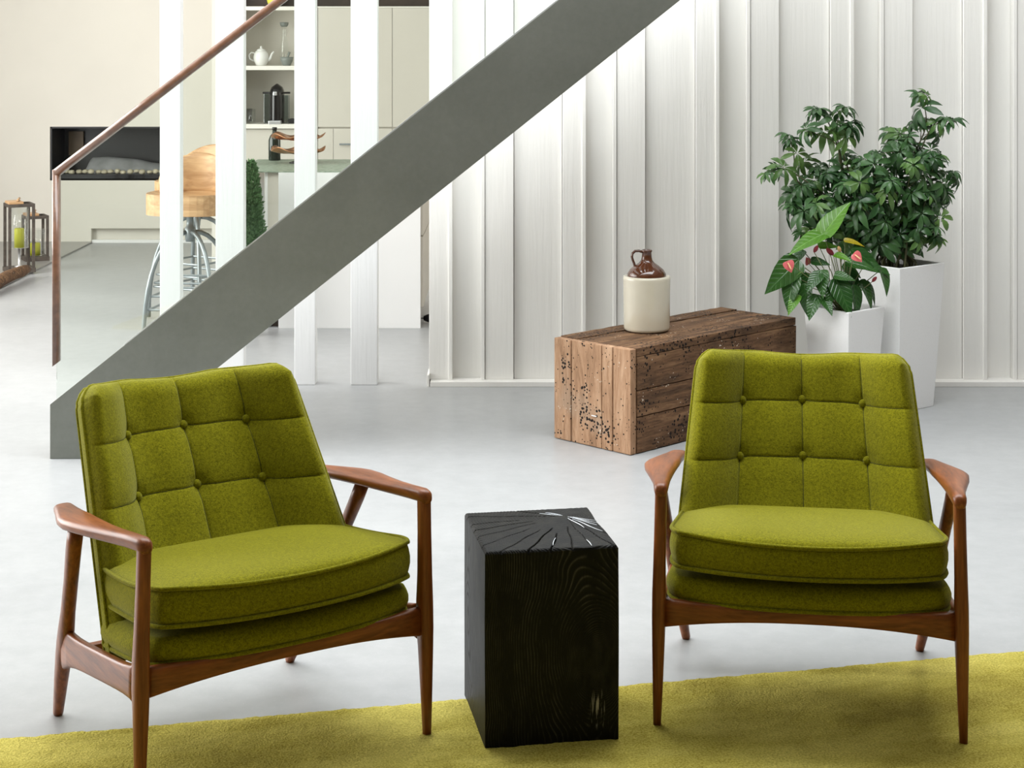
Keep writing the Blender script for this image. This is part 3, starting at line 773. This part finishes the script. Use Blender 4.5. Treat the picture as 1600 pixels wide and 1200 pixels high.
# flamingo plant: each leaf, stalk and bloom its own piece
def heart_mesh(name, mat, width=.62, curl=.25, fold=.22):
    prof = [(-.10,.0,.30),(-.06,.10,.62),(.0,.0,.86),(.12,0,.99),(.28,0,1.0),(.45,0,.88),(.62,0,.66),(.78,0,.42),(.90,0,.20),(1.0,0,.02)]
    m = MB(); vs = []
    for t, _, wv in prof:
        hw = width*wv/2; z = -curl*t*t
        yb = t if t > 0 else t*.6
        for q in (-1,-.5,0,.5,1):
            yy = yb-(.10 if (abs(q) < .3 and t < 0) else 0)*0
            vs.append((q*hw, yy, z+fold*hw*abs(q)*(1.0 if abs(q) < .9 else .75)))
    f = []
    for k in range(len(prof)-1):
        for i in range(4): a = k*5+i; f.append((a,a+1,a+6,a+5))
    me = MB().add(vs, f).mesh(name); me.materials.append(mat)
    for p in me.polygons: p.use_smooth = True
    return me
hd = [heart_mesh('leaf', M['ant'], .58, .22), heart_mesh('leaf', M['ant'], .50, .40, .3), heart_mesh('leaf', M['antl'], .52, .18, .3), heart_mesh('leaf', M['yell'], .34, .25, .4)]
inv2 = (Matrix.Translation(small.location) @ Matrix.Rotation(small.rotation_euler.z, 4, 'Z')).inverted()
def place_dir(o, base, tip, nrm, invm, ws=1.0):
    d = tip-base; L = d.length; d.normalize(); x = d.cross(nrm).normalized(); z = x.cross(d)
    R = Matrix((x, d, z)).transposed().to_4x4()
    o.matrix_local = invm @ Matrix.Translation(base) @ R @ Matrix.Diagonal((L*ws, L, L, 1))
root2 = Vector((1.324, 6.7585, .405))
YC = 6.74
ant = [ # base px, tip px, depth offset of base and tip, kind, facing
 ((1287,366),(1325,311),-.02,.0,2,(-.5,-.7,.4)), ((1287,366),(1231,390),-.02,-.06,2,(-.1,-.5,.9)), ((1245,408),(1202,451),-.04,-.08,0,(.3,-.7,.6)),
 ((1240,432),(1228,478),-.05,-.09,0,(-.5,-.8,.2)), ((1252,420),(1238,432),-.05,-.07,2,(0,-.6,.8)), ((1246,462),(1230,490),-.07,-.11,2,(-.5,-.8,.3)), ((1283,424),(1284,458),-.08,-.14,0,(-.35,-.85,.4)),
 ((1280,428),(1262,450),-.10,-.14,0,(-.3,-.8,.5)), ((1258,446),(1258,490),-.06,-.10,1,(-.5,-.85,.2)), ((1276,462),(1264,493),-.09,-.14,0,(-.4,-.8,.3)), ((1286,466),(1300,486),-.10,-.16,0,(.2,-.8,.5)),
 ((1306,438),(1330,486),-.09,-.15,0,(.1,-.9,.35)), ((1305,430),(1333,434),-.09,-.12,0,(0,-.7,.7)), ((1334,448),(1348,492),-.06,-.10,1,(.6,-.75,.2)), ((1345,440),(1370,474),-.02,-.05,1,(.6,-.7,.4)),
 ((1352,442),(1374,468),.02,.0,1,(.7,-.6,.3)), ((1350,415),(1388,422),-.02,-.04,0,(.2,-.6,.8)), ((1378,420),(1391,456),-.02,-.06,0,(.7,-.7,.2)), ((1333,392),(1382,418),.0,-.02,0,(.1,-.5,.85)),
 ((1305,398),(1330,405),-.05,-.10,2,(0,-.6,.8)), ((1325,410),(1366,416),-.05,-.08,0,(.1,-.6,.8)), ((1320,376),(1353,380),.02,.02,3,(-.1,-.6,.8)), ((1280,385),(1312,382),.02,.03,2,(.0,-.6,.8)),
 ((1268,408),(1295,410),-.02,-.03,0,(0,-.7,.7)), ((1255,392),(1236,412),.0,-.02,0,(-.2,-.5,.8)), ((1300,445),(1296,475),-.09,-.13,0,(.0,-.9,.3)), ((1325,425),(1345,455),.02,-.01,0,(.4,-.8,.3)),
 ((1318,415),(1345,430),.04,.03,0,(.3,-.8,.5)), ((1265,430),(1250,470),-.02,-.03,0,(-.5,-.8,.2)), ((1310,380),(1322,395),.06,.05,1,(.1,-.8,.4)), ((1330,440),(1338,470),.05,.04,0,(.3,-.9,.2))]
for (b, t, db, dt, kind, nr) in ant:
    B = px(b[0], b[1], YC+db); T = px(t[0], t[1], YC+dt)
    o = link('leaf', hd[kind], small); T = B+(T-B)*(1.12 if kind < 2 else 1.0); place_dir(o, B, T, Vector(nr), inv2, 1.0)
    mid = (root2+B)/2+Vector((0,0,.03))
    MB().tube([inv2 @ p for p in (root2+Vector((rnd.uniform(-.03,.03), rnd.uniform(-.03,.03), 0)), (root2*.6+mid*.4), mid, B)], [.0024,.0022,.002,.0016], 6).obj('stem', M['stem'], small, smooth=True)
def spathe_mesh(mat):
    m = MB(); vs = []; R = 7; C = 9
    for k in range(R+1):
        t = k/R
        for i in range(C):
            a = lerp(-2.2, 2.2, i/(C-1)); r = .26*math.sin(PI*min(1, t*.86+.10))**.8
            vs.append((r*math.sin(a), t, r*math.cos(a)*.8+.12*t))
    f = [(k*C+i, k*C+i+1, (k+1)*C+i+1, (k+1)*C+i) for k in range(R) for i in range(C-1)]
    me = m.add(vs, f).mesh('bloom'); me.materials.append(mat)
    for p in me.polygons: p.use_smooth = True
    return me
sp = {k: spathe_mesh(M[k]) for k in ('red','peach')}
sp['pink'] = heart_mesh('bloom', M['pink'], .80, .10, .55)
spx = MB().lathe([(.02,.05),(.05,.1),(.06,.5),(.045,.7),(.01,.78)], 10).mesh('spadix'); spx.materials.append(M['peach'])
for b, t, mk, dy in (((1230,409),(1237,426),'pink',-.10),((1272,394),(1278,383),'red',-.05),((1313,394),(1309,384),'peach',-.04),((1334,397),(1347,409),'pink',-.12),((1363,440),(1370,432),'red',-.05),((1302,398),(1290,388),'red',.0),((1264,412),(1260,402),'pink',.0)):
    B = px(b[0], b[1], YC+dy); T = px(t[0], t[1], YC+dy-.01)
    o = link('bloom', sp[mk], small); place_dir(o, B, T, Vector((0,-.9,.3)), inv2, 1.25 if mk == 'pink' else 1.0)
    if mk == 'pink':
        s_ = link('spadix', spx, o); s_.rotation_euler = (-PI/2+.35,0,0); s_.location = (0,.05,.08)
    mid = (root2+B)/2+Vector((0,0,.02))
    MB().tube([inv2 @ p for p in (root2, mid, B)], [.002,.0019,.0015], 6).obj('stem', M['stem'], small, smooth=True)

# ------------------------------------------------------------------ fireplace and hearth things
fp = empty('fireplace', ((fire_x0+fire_x1)/2, YF, fire_z0)); tag(fp, 'long black slot fireplace with pebbles set in the warm white wall', 'fireplace')
fw, fh = (fire_x1-fire_x0)/2, fire_z1-fire_z0
m = MB(); m.box(-fw, fw, .36, .38, 0, fh); m.box(-fw, -fw+.012, .01, .36, 0, fh); m.box(fw-.012, fw, .01, .36, 0, fh); m.box(-fw, fw, .01, .36, fh-.012, fh); m.box(-fw, fw, .01, .36, 0, .012)
m.obj('firebox', M['black'], fp)
MB().box(-fw+.012, fw-.012, .010, .030, .0, .045).obj('rim', M['gblack'], fp, .002)
MB().box(-fw+.012, fw-.012, .03, .36, .012, .040).obj('burner_tray', M['black'], fp)
def moundf(u, v):
    x = lerp(-fw+.19, fw-.02, u); y = lerp(.14, .34, v)
    return (x, y, .04+.115*math.sin(PI*v)**.6*(.75+.25*math.sin(u*4+.5))*sst(0,.1,u)+.01*noise.noise((x*9,y*9,0)))
MB().grid(40, 12, moundf).obj('grey_mound', M['mound'], fp, smooth=True)  # grey humped surface behind the pebble row
MB().box(-fw+.05, -fw+.16, .33, .36, .16, .34).obj('back_plate', plain('rusty_plate', (.17,.12,.07), .5, var=.3), fp, .002)
pebm = []
for k in range(4):
    rr = random.Random(k); m = MB(); prof = []
    for i in range(9):
        t = PI*i/8; prof.append((max(.0006, math.sin(t)*.024), -math.cos(t)*.011))
    me = m.lathe(prof, 10).mesh('pebble'); me.materials.append(M['peb'])
    for v in me.vertices:
        nn = noise.noise((v.co.x*40+k*9, v.co.y*40, v.co.z*40)); v.co *= 1+.18*nn
    for p in me.polygons: p.use_smooth = True
    pebm.append(me)
for k in range(17):
    o = link('pebble', pebm[k % 4], fp); o.location = (-fw+.055+k*.047, .055+.02*math.sin(k*2.3), .060+.003*math.sin(k*1.7)); o.rotation_euler = (0,0,k*1.3); o.scale = (1,1,1.5+.35*math.sin(k*3.1))
MB().box(-fw+.012, fw-.012, .004, .009, .045, fh-.012).obj('glass_pane', M['firegl'], fp)

def lantern(name, base, w_, h, rz, candle_r, candle_h, cz, label):
    L = empty(name, base, rz); tag(L, label, 'lantern', 'lanterns on the hearth'); hw = w_/2; t = .017
    for a in (-1,1):
        for b in (-1,1):
            MB().box(a*hw-(t if a > 0 else 0), a*hw+(0 if a > 0 else t), b*hw-(t if b > 0 else 0), b*hw+(0 if b > 0 else t), .028, h-.02).obj('post', M['lant'], L, .001)
    MB().box(-hw-.004, hw+.004, -hw-.004, hw+.004, .0, .028).obj('base', M['lant'], L, .002)
    for a in (-1,1):
        MB().box(a*hw-(t if a > 0 else 0), a*hw+(0 if a > 0 else t), -hw, hw, h-.02, h).obj('frame_rail', M['lant'], L, .001)
        MB().box(-hw+t, hw-t, a*hw-(t if a > 0 else 0), a*hw+(0 if a > 0 else t), h-.02, h).obj('frame_rail', M['lant'], L, .001)
    MB().box(-hw*.95, hw*.15, -hw*.9, hw*.7, h, h+.016).obj('lid_board', M['oak'], L, .002)
    hd_ = MB(); hd_.tube([(-hw*.3,-hw*.9,h+.024),(hw*.2,hw*.9,h+.024)], .008, 8); hd_.obj('handle', M['oak'], L, smooth=True)
    MB().lathe([(candle_r*1.9,.03+cz),(candle_r*1.9,.03+cz+candle_h*2.1),(candle_r*1.82,.03+cz+candle_h*2.1),(candle_r*1.82,.031+cz)], 28).obj('glass_chimney', M['clear'], L, smooth=True)
    if cz > 0: MB().lathe([(.001,.028),(.03,.028),(.03,.034),(.008,.04),(.008,.024+cz),(.034,.028+cz),(.034,.032+cz),(.001,.032+cz)], 20).obj('candle_stand', M['alu'], L, smooth=True)
    c = MB().lathe([(.001,.031+cz),(candle_r,.031+cz),(candle_r,.031+cz+candle_h-.006),(candle_r-.006,.031+cz+candle_h),(.001,.031+cz+candle_h-.004)], 24).obj('candle', M['candle'], L, smooth=True)
    MB().tube([(0,0,.026+cz+candle_h),(.002,0,.036+cz+candle_h)], .0012, 5).obj('wick', M['black'], c)
def on_hearth(x, y): return pz(x, y, .012)
lantern('lantern', on_hearth(30,424), .165, .435, math.radians(28), .031, .125, .12, 'taller lantern with a raised lime candle on the hearth')
lantern('lantern', on_hearth(55,406), .150, .300, math.radians(28), .034, .084, .0, 'shorter lantern with a low lime candle on the hearth')
# driftwood
dw = MB(); A_ = on_hearth(44,409)+Vector((0,0,.045)); B_ = on_hearth(-70,452)+Vector((0,0,.05)); rings = []
A_ = on_hearth(42,432)+Vector((.0,0,.055)); B_ = on_hearth(-50,474)+Vector((0,0,.05))
n = 18; dv = (B_-A_).normalized(); sd = dv.cross(Vector((0,0,1)))
for k in range(n):
    t = k/(n-1); c = A_.lerp(B_, t)+Vector((0,0,.008*math.sin(t*5))); r = .02+.018*math.sin(PI*min(.97,t+.08))
    rings.append([c+(sd*math.cos(q)+Vector((0,0,1))*math.sin(q))*r*(1+.3*noise.noise((math.cos(q)*1.5, math.sin(q)*1.5, t*4))) for q in [2*PI*i/14 for i in range(14)]])
mn = min(v.z for r in rings for v in r); rings = [[v-Vector((0,0,mn-.0125)) for v in r] for r in rings]
lg = dw.loft(rings).obj('driftwood_log', M['drift'], None, smooth=True); tag(lg, 'weathered driftwood log lying on the hearth in front of the lanterns', 'log')

# ------------------------------------------------------------------ kitchen
YK = 11.3
def kx(x, Y=YK): return (x-800)*Y/FPX
def kz(y, Y=YK): return HC-(y-HOR)*Y/FPX
un = empty('shelving_unit', (kx(430), YK, 0)); tag(un, 'cream open shelving unit in the kitchen holding teapot and coffee machine', 'shelving')
ux = un.location.x; nl, nr = -1.85-ux, kx(496)-ux
MB().box(nl, nr, .34, .36, 0, kz(10)).obj('panel', M['niche'], un)
MB().box(nl, nl+.02, .002, .34, 0, kz(10)).obj('panel', M['shelf'], un); MB().box(nr-.018, nr, .002, .34, 0, kz(10)).obj('panel', M['shelf'], un)
for y0, y1 in ((10,16),(103,109.5),(194,201)):
    MB().box(nl+.02, nr-.018, 0, .34, kz(y1), kz(y0)).obj('shelf', M['shelf'], un, .001)
MB().box(nl+.02, nr-.018, .03, .05, .08, kz(202)).obj('base_door', M['cab'], un, .001)
MB().box(nl+.25, nl+.254, .028, .031, .08, kz(202)).obj('base_seam', M['dark'], un)
tc = empty('tall_cabinet', (kx(585), YK, 0)); tag(tc, 'beige kitchen cabinet wall with flush doors beside the open shelves', 'cabinet'); cx_ = tc.location.x
MB().box(kx(496.5)-cx_, kx(760)-cx_, .02, .6, 0, kz(10)).obj('body', M['cab'], tc)
MB().box(kx(496.5)-cx_, kx(760)-cx_, -.004, .02, kz(10)-.008, kz(10)).obj('cornice', M['shelf'], tc)
for a, b in ((497,612.6),(613.4,728),(728.8,760)):
    d = MB().box(kx(a)-cx_, kx(b)-cx_, 0, .02, kz(198.6), kz(12)).obj('door', M['cab'], tc, .0015)
for a, b in ((497,520.6),(521.2,612.6),(613.4,728),(728.8,760)):
    d = MB().box(kx(a)-cx_, kx(b)-cx_, 0, .02, .09, kz(201)).obj('door', M['cab'], tc, .0015)
    if b < 540: continue
    MB().tube([(kx(max(a,531))-cx_, -.03, kz(225)), (kx(min(b,606))-cx_, -.03, kz(225))], .006, 8).obj('handle', M['galv'], d)
MB().box(kx(531)-cx_, kx(533)-cx_, -.03, 0, kz(226), kz(224)).obj('handle_post', M['galv'], tc)
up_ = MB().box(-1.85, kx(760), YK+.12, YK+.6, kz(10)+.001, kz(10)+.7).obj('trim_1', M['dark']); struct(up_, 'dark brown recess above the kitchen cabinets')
lb = empty('round_vase', (kx(428), YK+.07, kz(10)+.001)); tag(lb, 'lime green round vase on top of the open shelves', 'vase')
MB().lathe([(.001,0),(.03,0),(.052,.02),(.06,.05),(.05,.085),(.03,.11),(.028,.13),(.033,.137),(.026,.137),(.022,.11),(.001,.10)], 24).obj('body', M['lime'], lb, smooth=True)
sh1, sh2 = kz(103), kz(194)
# teapot
tp = empty('teapot', (kx(408,11.42), 11.42, sh1)); tag(tp, 'white porcelain teapot on the middle kitchen shelf', 'teapot')
MB().lathe([(.001,0),(.032,0),(.036,.006),(.048,.03),(.052,.055),(.047,.082),(.034,.098),(.03,.1)], 28).obj('body', M['ceram'], tp, smooth=True)
lid = MB().lathe([(.033,.099),(.028,.107),(.012,.114),(.006,.118),(.009,.124),(.006,.131),(.001,.132)], 20).obj('lid', M['ceram'], tp, smooth=True)
MB().tube([(.045,0,.035),(.062,0,.05),(.072,0,.078),(.086,0,.094)], [.013,.010,.007,.006], 10).obj('spout', M['ceram'], tp, smooth=True)
MB().tube([(-.045,0,.083),(-.066,0,.088),(-.082,0,.07),(-.076,0,.045),(-.048,0,.03)], .0055, 8).obj('handle', M['ceram'], tp, smooth=True)
mo = empty('mortar', (kx(448,11.42), 11.42, sh1)); tag(mo, 'small grey stone mortar and pestle beside the teapot', 'mortar')
MB().lathe([(.001,0),(.026,0),(.028,.006),(.040,.03),(.046,.058),(.041,.058),(.034,.03),(.001,.018)], 24).obj('bowl', M['stone'], mo, smooth=True)
MB().tube([(-.005,0,.024),(.008,.003,.06),(.018,.006,.092)], [.011,.007,.009], 10).obj('pestle', M['stone'], mo, smooth=True)
ca = empty('carafe', (kx(444,11.52), 11.52, sh1)); tag(ca, 'tall clear glass carafe with grey stopper behind the mortar', 'carafe')
MB().lathe([(.001,0),(.030,0),(.032,.01),(.030,.12),(.016,.19),(.014,.24),(.018,.262)], 24).obj('body', M['clear'], ca, smooth=True)
MB().lathe([(.001,.262),(.020,.262),(.028,.275),(.030,.292),(.001,.294)], 20).obj('stopper', M['stone'], ca, smooth=True)
# coffee machine
cm = empty('coffee_machine', (kx(433,11.42), 11.42, sh2)); tag(cm, 'black capsule coffee machine with domed top on the kitchen worktop', 'coffee machine')
rings = []
for k in range(13):
    z = .004+.262*k/12; q = 1.0 if z < .20 else math.sqrt(max(.0, 1-((z-.20)/.0665)**2)); rings.append(sect((0,0,z), (1,0,0), (0,1,0), max(.004,.095*q), .16*max(.05,q), 20, 2.6))
MB().loft(rings).obj('body', M['gblack'], cm, smooth=True)
MB().box(-.012, .012, -.104, -.075, .19, .215).obj('spout', M['alu'], cm, .004)
MB().tube([(-.092,-.03,.206),(.092,-.03,.206)], .007, 10).obj('lever', M['black'], cm, smooth=True)
MB().box(-.088, -.05, -.03, .07, .0, .2).obj('water_tank', M['smoke'], cm, .006)
MB().box(.05, .078, -.03, .06, .0, .19).obj('capsule_bin', M['smoke'], cm, .006)
MB().box(-.042, .042, -.125, -.07, .0, .022).obj('drip_tray', M['alu'], cm, .003)
gcup = None
gm = MB().lathe([(.001,0),(.027,0),(.029,.004),(.033,.098),(.031,.098),(.027,.008),(.001,.007)], 20).mesh('glass_tumbler'); gm.materials.append(M['clear'])
for p in gm.polygons: p.use_smooth = True
for xx, yy, lab in ((392,11.40,'clear glass tumbler at the left front of the coffee machine'),(387,11.50,'clear glass tumbler behind the other tumbler on the worktop')):
    o = link('glass_tumbler', gm); o.location = (kx(xx,yy), yy, sh2); tag(o, lab, 'glass', 'tumblers on the worktop')
tr_ = MB(); tr_.box(-.05,.05,-.05,.05,0,.006); tr_.box(-.05,.05,-.05,-.045,.006,.03); tr_.box(-.05,.05,.045,.05,.006,.03); tr_.box(-.05,-.045,-.045,.045,.006,.03); tr_.box(.045,.05,-.045,.045,.006,.03)
o = tr_.obj('serving_tray', M['black']); o.location = (kx(464,11.42), 11.42, sh2); tag(o, 'small black square tray at the right of the coffee machine', 'tray')

# island
YI = 8.78
ix0, ix1 = kx(435,YI), kx(657,YI); ih = .806
isl = empty('kitchen_island', ((ix0+ix1)/2, YI, 0)); tag(isl, 'white kitchen island with green granite worktop behind the slat screen', 'kitchen island'); icx = isl.location.x
MB().box(ix0-icx, ix1-icx, 0, .03, 0, ih).obj('panel', M['white'], isl, .001)
MB().box(ix0-icx-.06, ix1-icx-.004, .03, .84, .1, ih-.002).obj('body', M['cab'], isl)
MB().box(ix0-icx-.075, ix0-icx-.06, .03, .5, 0, ih-.002).obj('panel', M['white'], isl)
MB().box(ix0-icx-.05, ix1-icx-.06, .06, .80, 0, .1).obj('plinth', M['dark'], isl)
MB().box(ix0-icx-.235, ix1-icx-.0015, .002, .86, ih, ih+.006).obj('worktop', M['granite'], isl, .001)
for z0, z1 in ((.105,.47),(.478,ih-.004)):
    for y0, y1 in ((.034,.43),(.434,.836)):
        MB().box(ix1-icx-.004, ix1-icx+.012, y0, y1, z0, z1).obj('door', M['cab'], isl, .001)
MB().box(ix0-icx-.225, ix0-icx-.19, .80, .84, 0, ih).obj('support_leg', M['alu'], isl)
# tiered stand on the island
ts = empty('tiered_stand', (kx(466,9.35), 9.35, ih+.006)); tag(ts, 'two tier stand of wavy copper dishes on the island worktop', 'serving stand')
MB().lathe([(.001,0),(.05,0),(.05,.006),(.01,.014),(.007,.03),(.007,.17),(.012,.178),(.001,.182)], 18).obj('stem', M['black'], ts, smooth=True)
def dish(z0, R, ph):
    m = MB(); rings_ = []
    for q in range(9):
        t = q/8; rings_.append([(R*t*math.cos(a)+1e-5*math.cos(a), R*t*math.sin(a)*.9, z0+.028*t*t*t+ .012*t*t*math.sin(5*a+ph)) for a in [2*PI*i/60 for i in range(60)]])
    m.loft(rings_, caps=False)
    under = [[(x, y, z-.003) for x, y, z in r] for r in rings_]; m.loft(under, caps=False)
    m.loft([rings_[-1], under[-1]], caps=False)
    return m.obj('dish', M['copper'], ts, smooth=True, merge=1e-6)
dish(.055, .150, .4); dish(.130, .150, 1.3)
bt = empty('glass_bottle', (kx(429,9.56), 9.56, ih+.006)); tag(bt, 'dark glass bottle standing left of the copper stand on the island', 'bottle')
MB().lathe([(.001,0),(.032,0),(.034,.006),(.034,.115),(.026,.138),(.013,.152),(.012,.176)], 24).obj('body', plain('dark_bottle_glass', (.012,.02,.014), .08), bt, smooth=True)
MB().lathe([(.014,.172),(.014,.186),(.001,.187)], 16).obj('cap', M['black'], bt, smooth=True)
# doorstop on the floor
ds = empty('door_stop', pz(668, 505, 0)); tag(ds, 'small black door stop with a chrome pin at the island corner', 'door stop')
r_ = MB().lathe([(.001,0),(.026,0),(.026,.012),(.020,.03),(.012,.05),(.001,.052)], 18).obj('rubber_body', M['black'], ds, smooth=True); r_.rotation_euler = (0,-PI/2,0); r_.location = (.030,0,.0265)
r_ = MB().lathe([(.001,.05),(.0045,.05),(.0045,.085),(.009,.085),(.009,.092),(.001,.092)], 14).obj('pin', M['alu'], ds, smooth=True); r_.rotation_euler = (0,-PI/2,0); r_.location = (.030,0,.0265)
# conifer beside the island
cf = empty('potted_conifer', (kx(388,8.58), 8.58, 0)); tag(cf, 'slim green conifer in a grey pot beside the kitchen island', 'plant')
MB().lathe([(.001,0),(.045,0),(.048,.006),(.060,.16),(.063,.165),(.057,.165),(.054,.15),(.001,.148)], 24).obj('pot', M['tp'], cf, smooth=True)
MB().tube([(0,0,.14),(0,0,.86)], [.010,.003], 8).obj('trunk', M['bark'], cf)
MB().lathe([(.001,.15),(.056,.17),(.064,.3),(.054,.5),(.04,.68),(.012,.84),(.001,.86)], 16).obj('inner_foliage', M['hedge'], cf, smooth=True)
fol = MB(); rc = random.Random(5)
for k in range(9000):
    z = .16+.72*rc.random()**1.1; t = (z-.16)/.72; R = (.088*(1-t)**.5+.012)*(1+.25*noise.noise((math.cos(k),z*14,math.sin(k)))); az = rc.uniform(0,2*PI); r = R*math.sqrt(rc.uniform(.35,1))
    b = Vector((math.cos(az)*r, math.sin(az)*r, z)); d = Vector((math.cos(az), math.sin(az), rc.uniform(.2,1.2))).normalized(); L = rc.uniform(.012,.026); s_ = d.cross(Vector((rc.random(),rc.random(),rc.random()))).normalized()*L*.24
    fol.add([b, b+d*L*.5+s_, b+d*L, b+d*L*.5-s_], [(0,1,2,3)])
fo = fol.obj('foliage', M['hedge'], cf); fo['kind'] = 'stuff'

# stools
def stool(loc, rz, label):
    s = empty('bar_stool', loc, rz); tag(s, label, 'stool', 'bar stools')
    SH = .62
    def seatf(sign):
        def fn(u, v):
            a = 2*PI*u; r = v; e = 2.8; c, q = math.cos(a), math.sin(a)
            x = math.copysign(abs(c)**(2/e), c)*.205*r; y = math.copysign(abs(q)**(2/e), q)*.19*r
            return (x, y, SH+(.085+.030*r*r*r if sign > 0 else .0+.012*r*r))
        return fn
    m = MB(); m.grid(36, 8, seatf(1)); m.grid(36, 8, seatf(-1), True)
    rim = [[seatf(-1)(i/36,1) for i in range(36)], [seatf(1)(i/36,1) for i in range(36)]]; m.loft(rim, caps=False)
    m.obj('seat', M['oak'], s, smooth=False, merge=1e-5)
    bk = MB(); rings = []
    for k in range(17):
        a = lerp(.10*PI, .90*PI, k/16); x, y = .185*math.cos(a), .165*math.sin(a)+.01; h = .085+.115*math.sin((a-.10*PI)/.8)**.7
        rings.append(sect((x, y, SH+.10+h/2), (math.cos(a), math.sin(a), .12), (0,0,1), .022, h, 14, 3))
    bk.loft(rings).obj('backrest', M['oak'], s, smooth=True)
    MB().lathe([(.001,SH-.13),(.022,SH-.13),(.026,SH-.10),(.026,SH-.06),(.018,SH-.055),(.018,SH),(.07,SH+.002),(.07,SH+.01)], 20).obj('hub', M['galv'], s, smooth=True)
    for k in range(4):
        a = PI/4+PI/2*k; P = []
        for i in range(11):
            t = i/10; r = .015+.235*math.sin(t*PI/2)**.9; P.append((math.cos(a)*r, math.sin(a)*r, (SH-.09)*(1-t**1.9)+.008))
        MB().tube(P, .0115, 8).obj('leg', M['galv'], s, smooth=True)
    for z, r in ((.17,.223),(.235,.208),(.30,.190)):
        pts = [(math.cos(PI/4+PI/2*k)*r, math.sin(PI/4+PI/2*k)*r, z) for k in range(4)]
        for k in range(4):
            MB().tube([pts[k], pts[(k+1) % 4]], .006, 6).obj('footrest_bar', M['galv'], s)
    return s
stool((kx(297,8.45), 8.45, 0), math.radians(-8), 'nearer bar stool with thick pale wooden seat and grey metal legs')
stool((-1.705, 9.15, 0), math.radians(-30), 'farther bar stool with curved wooden back, behind the nearer stool')
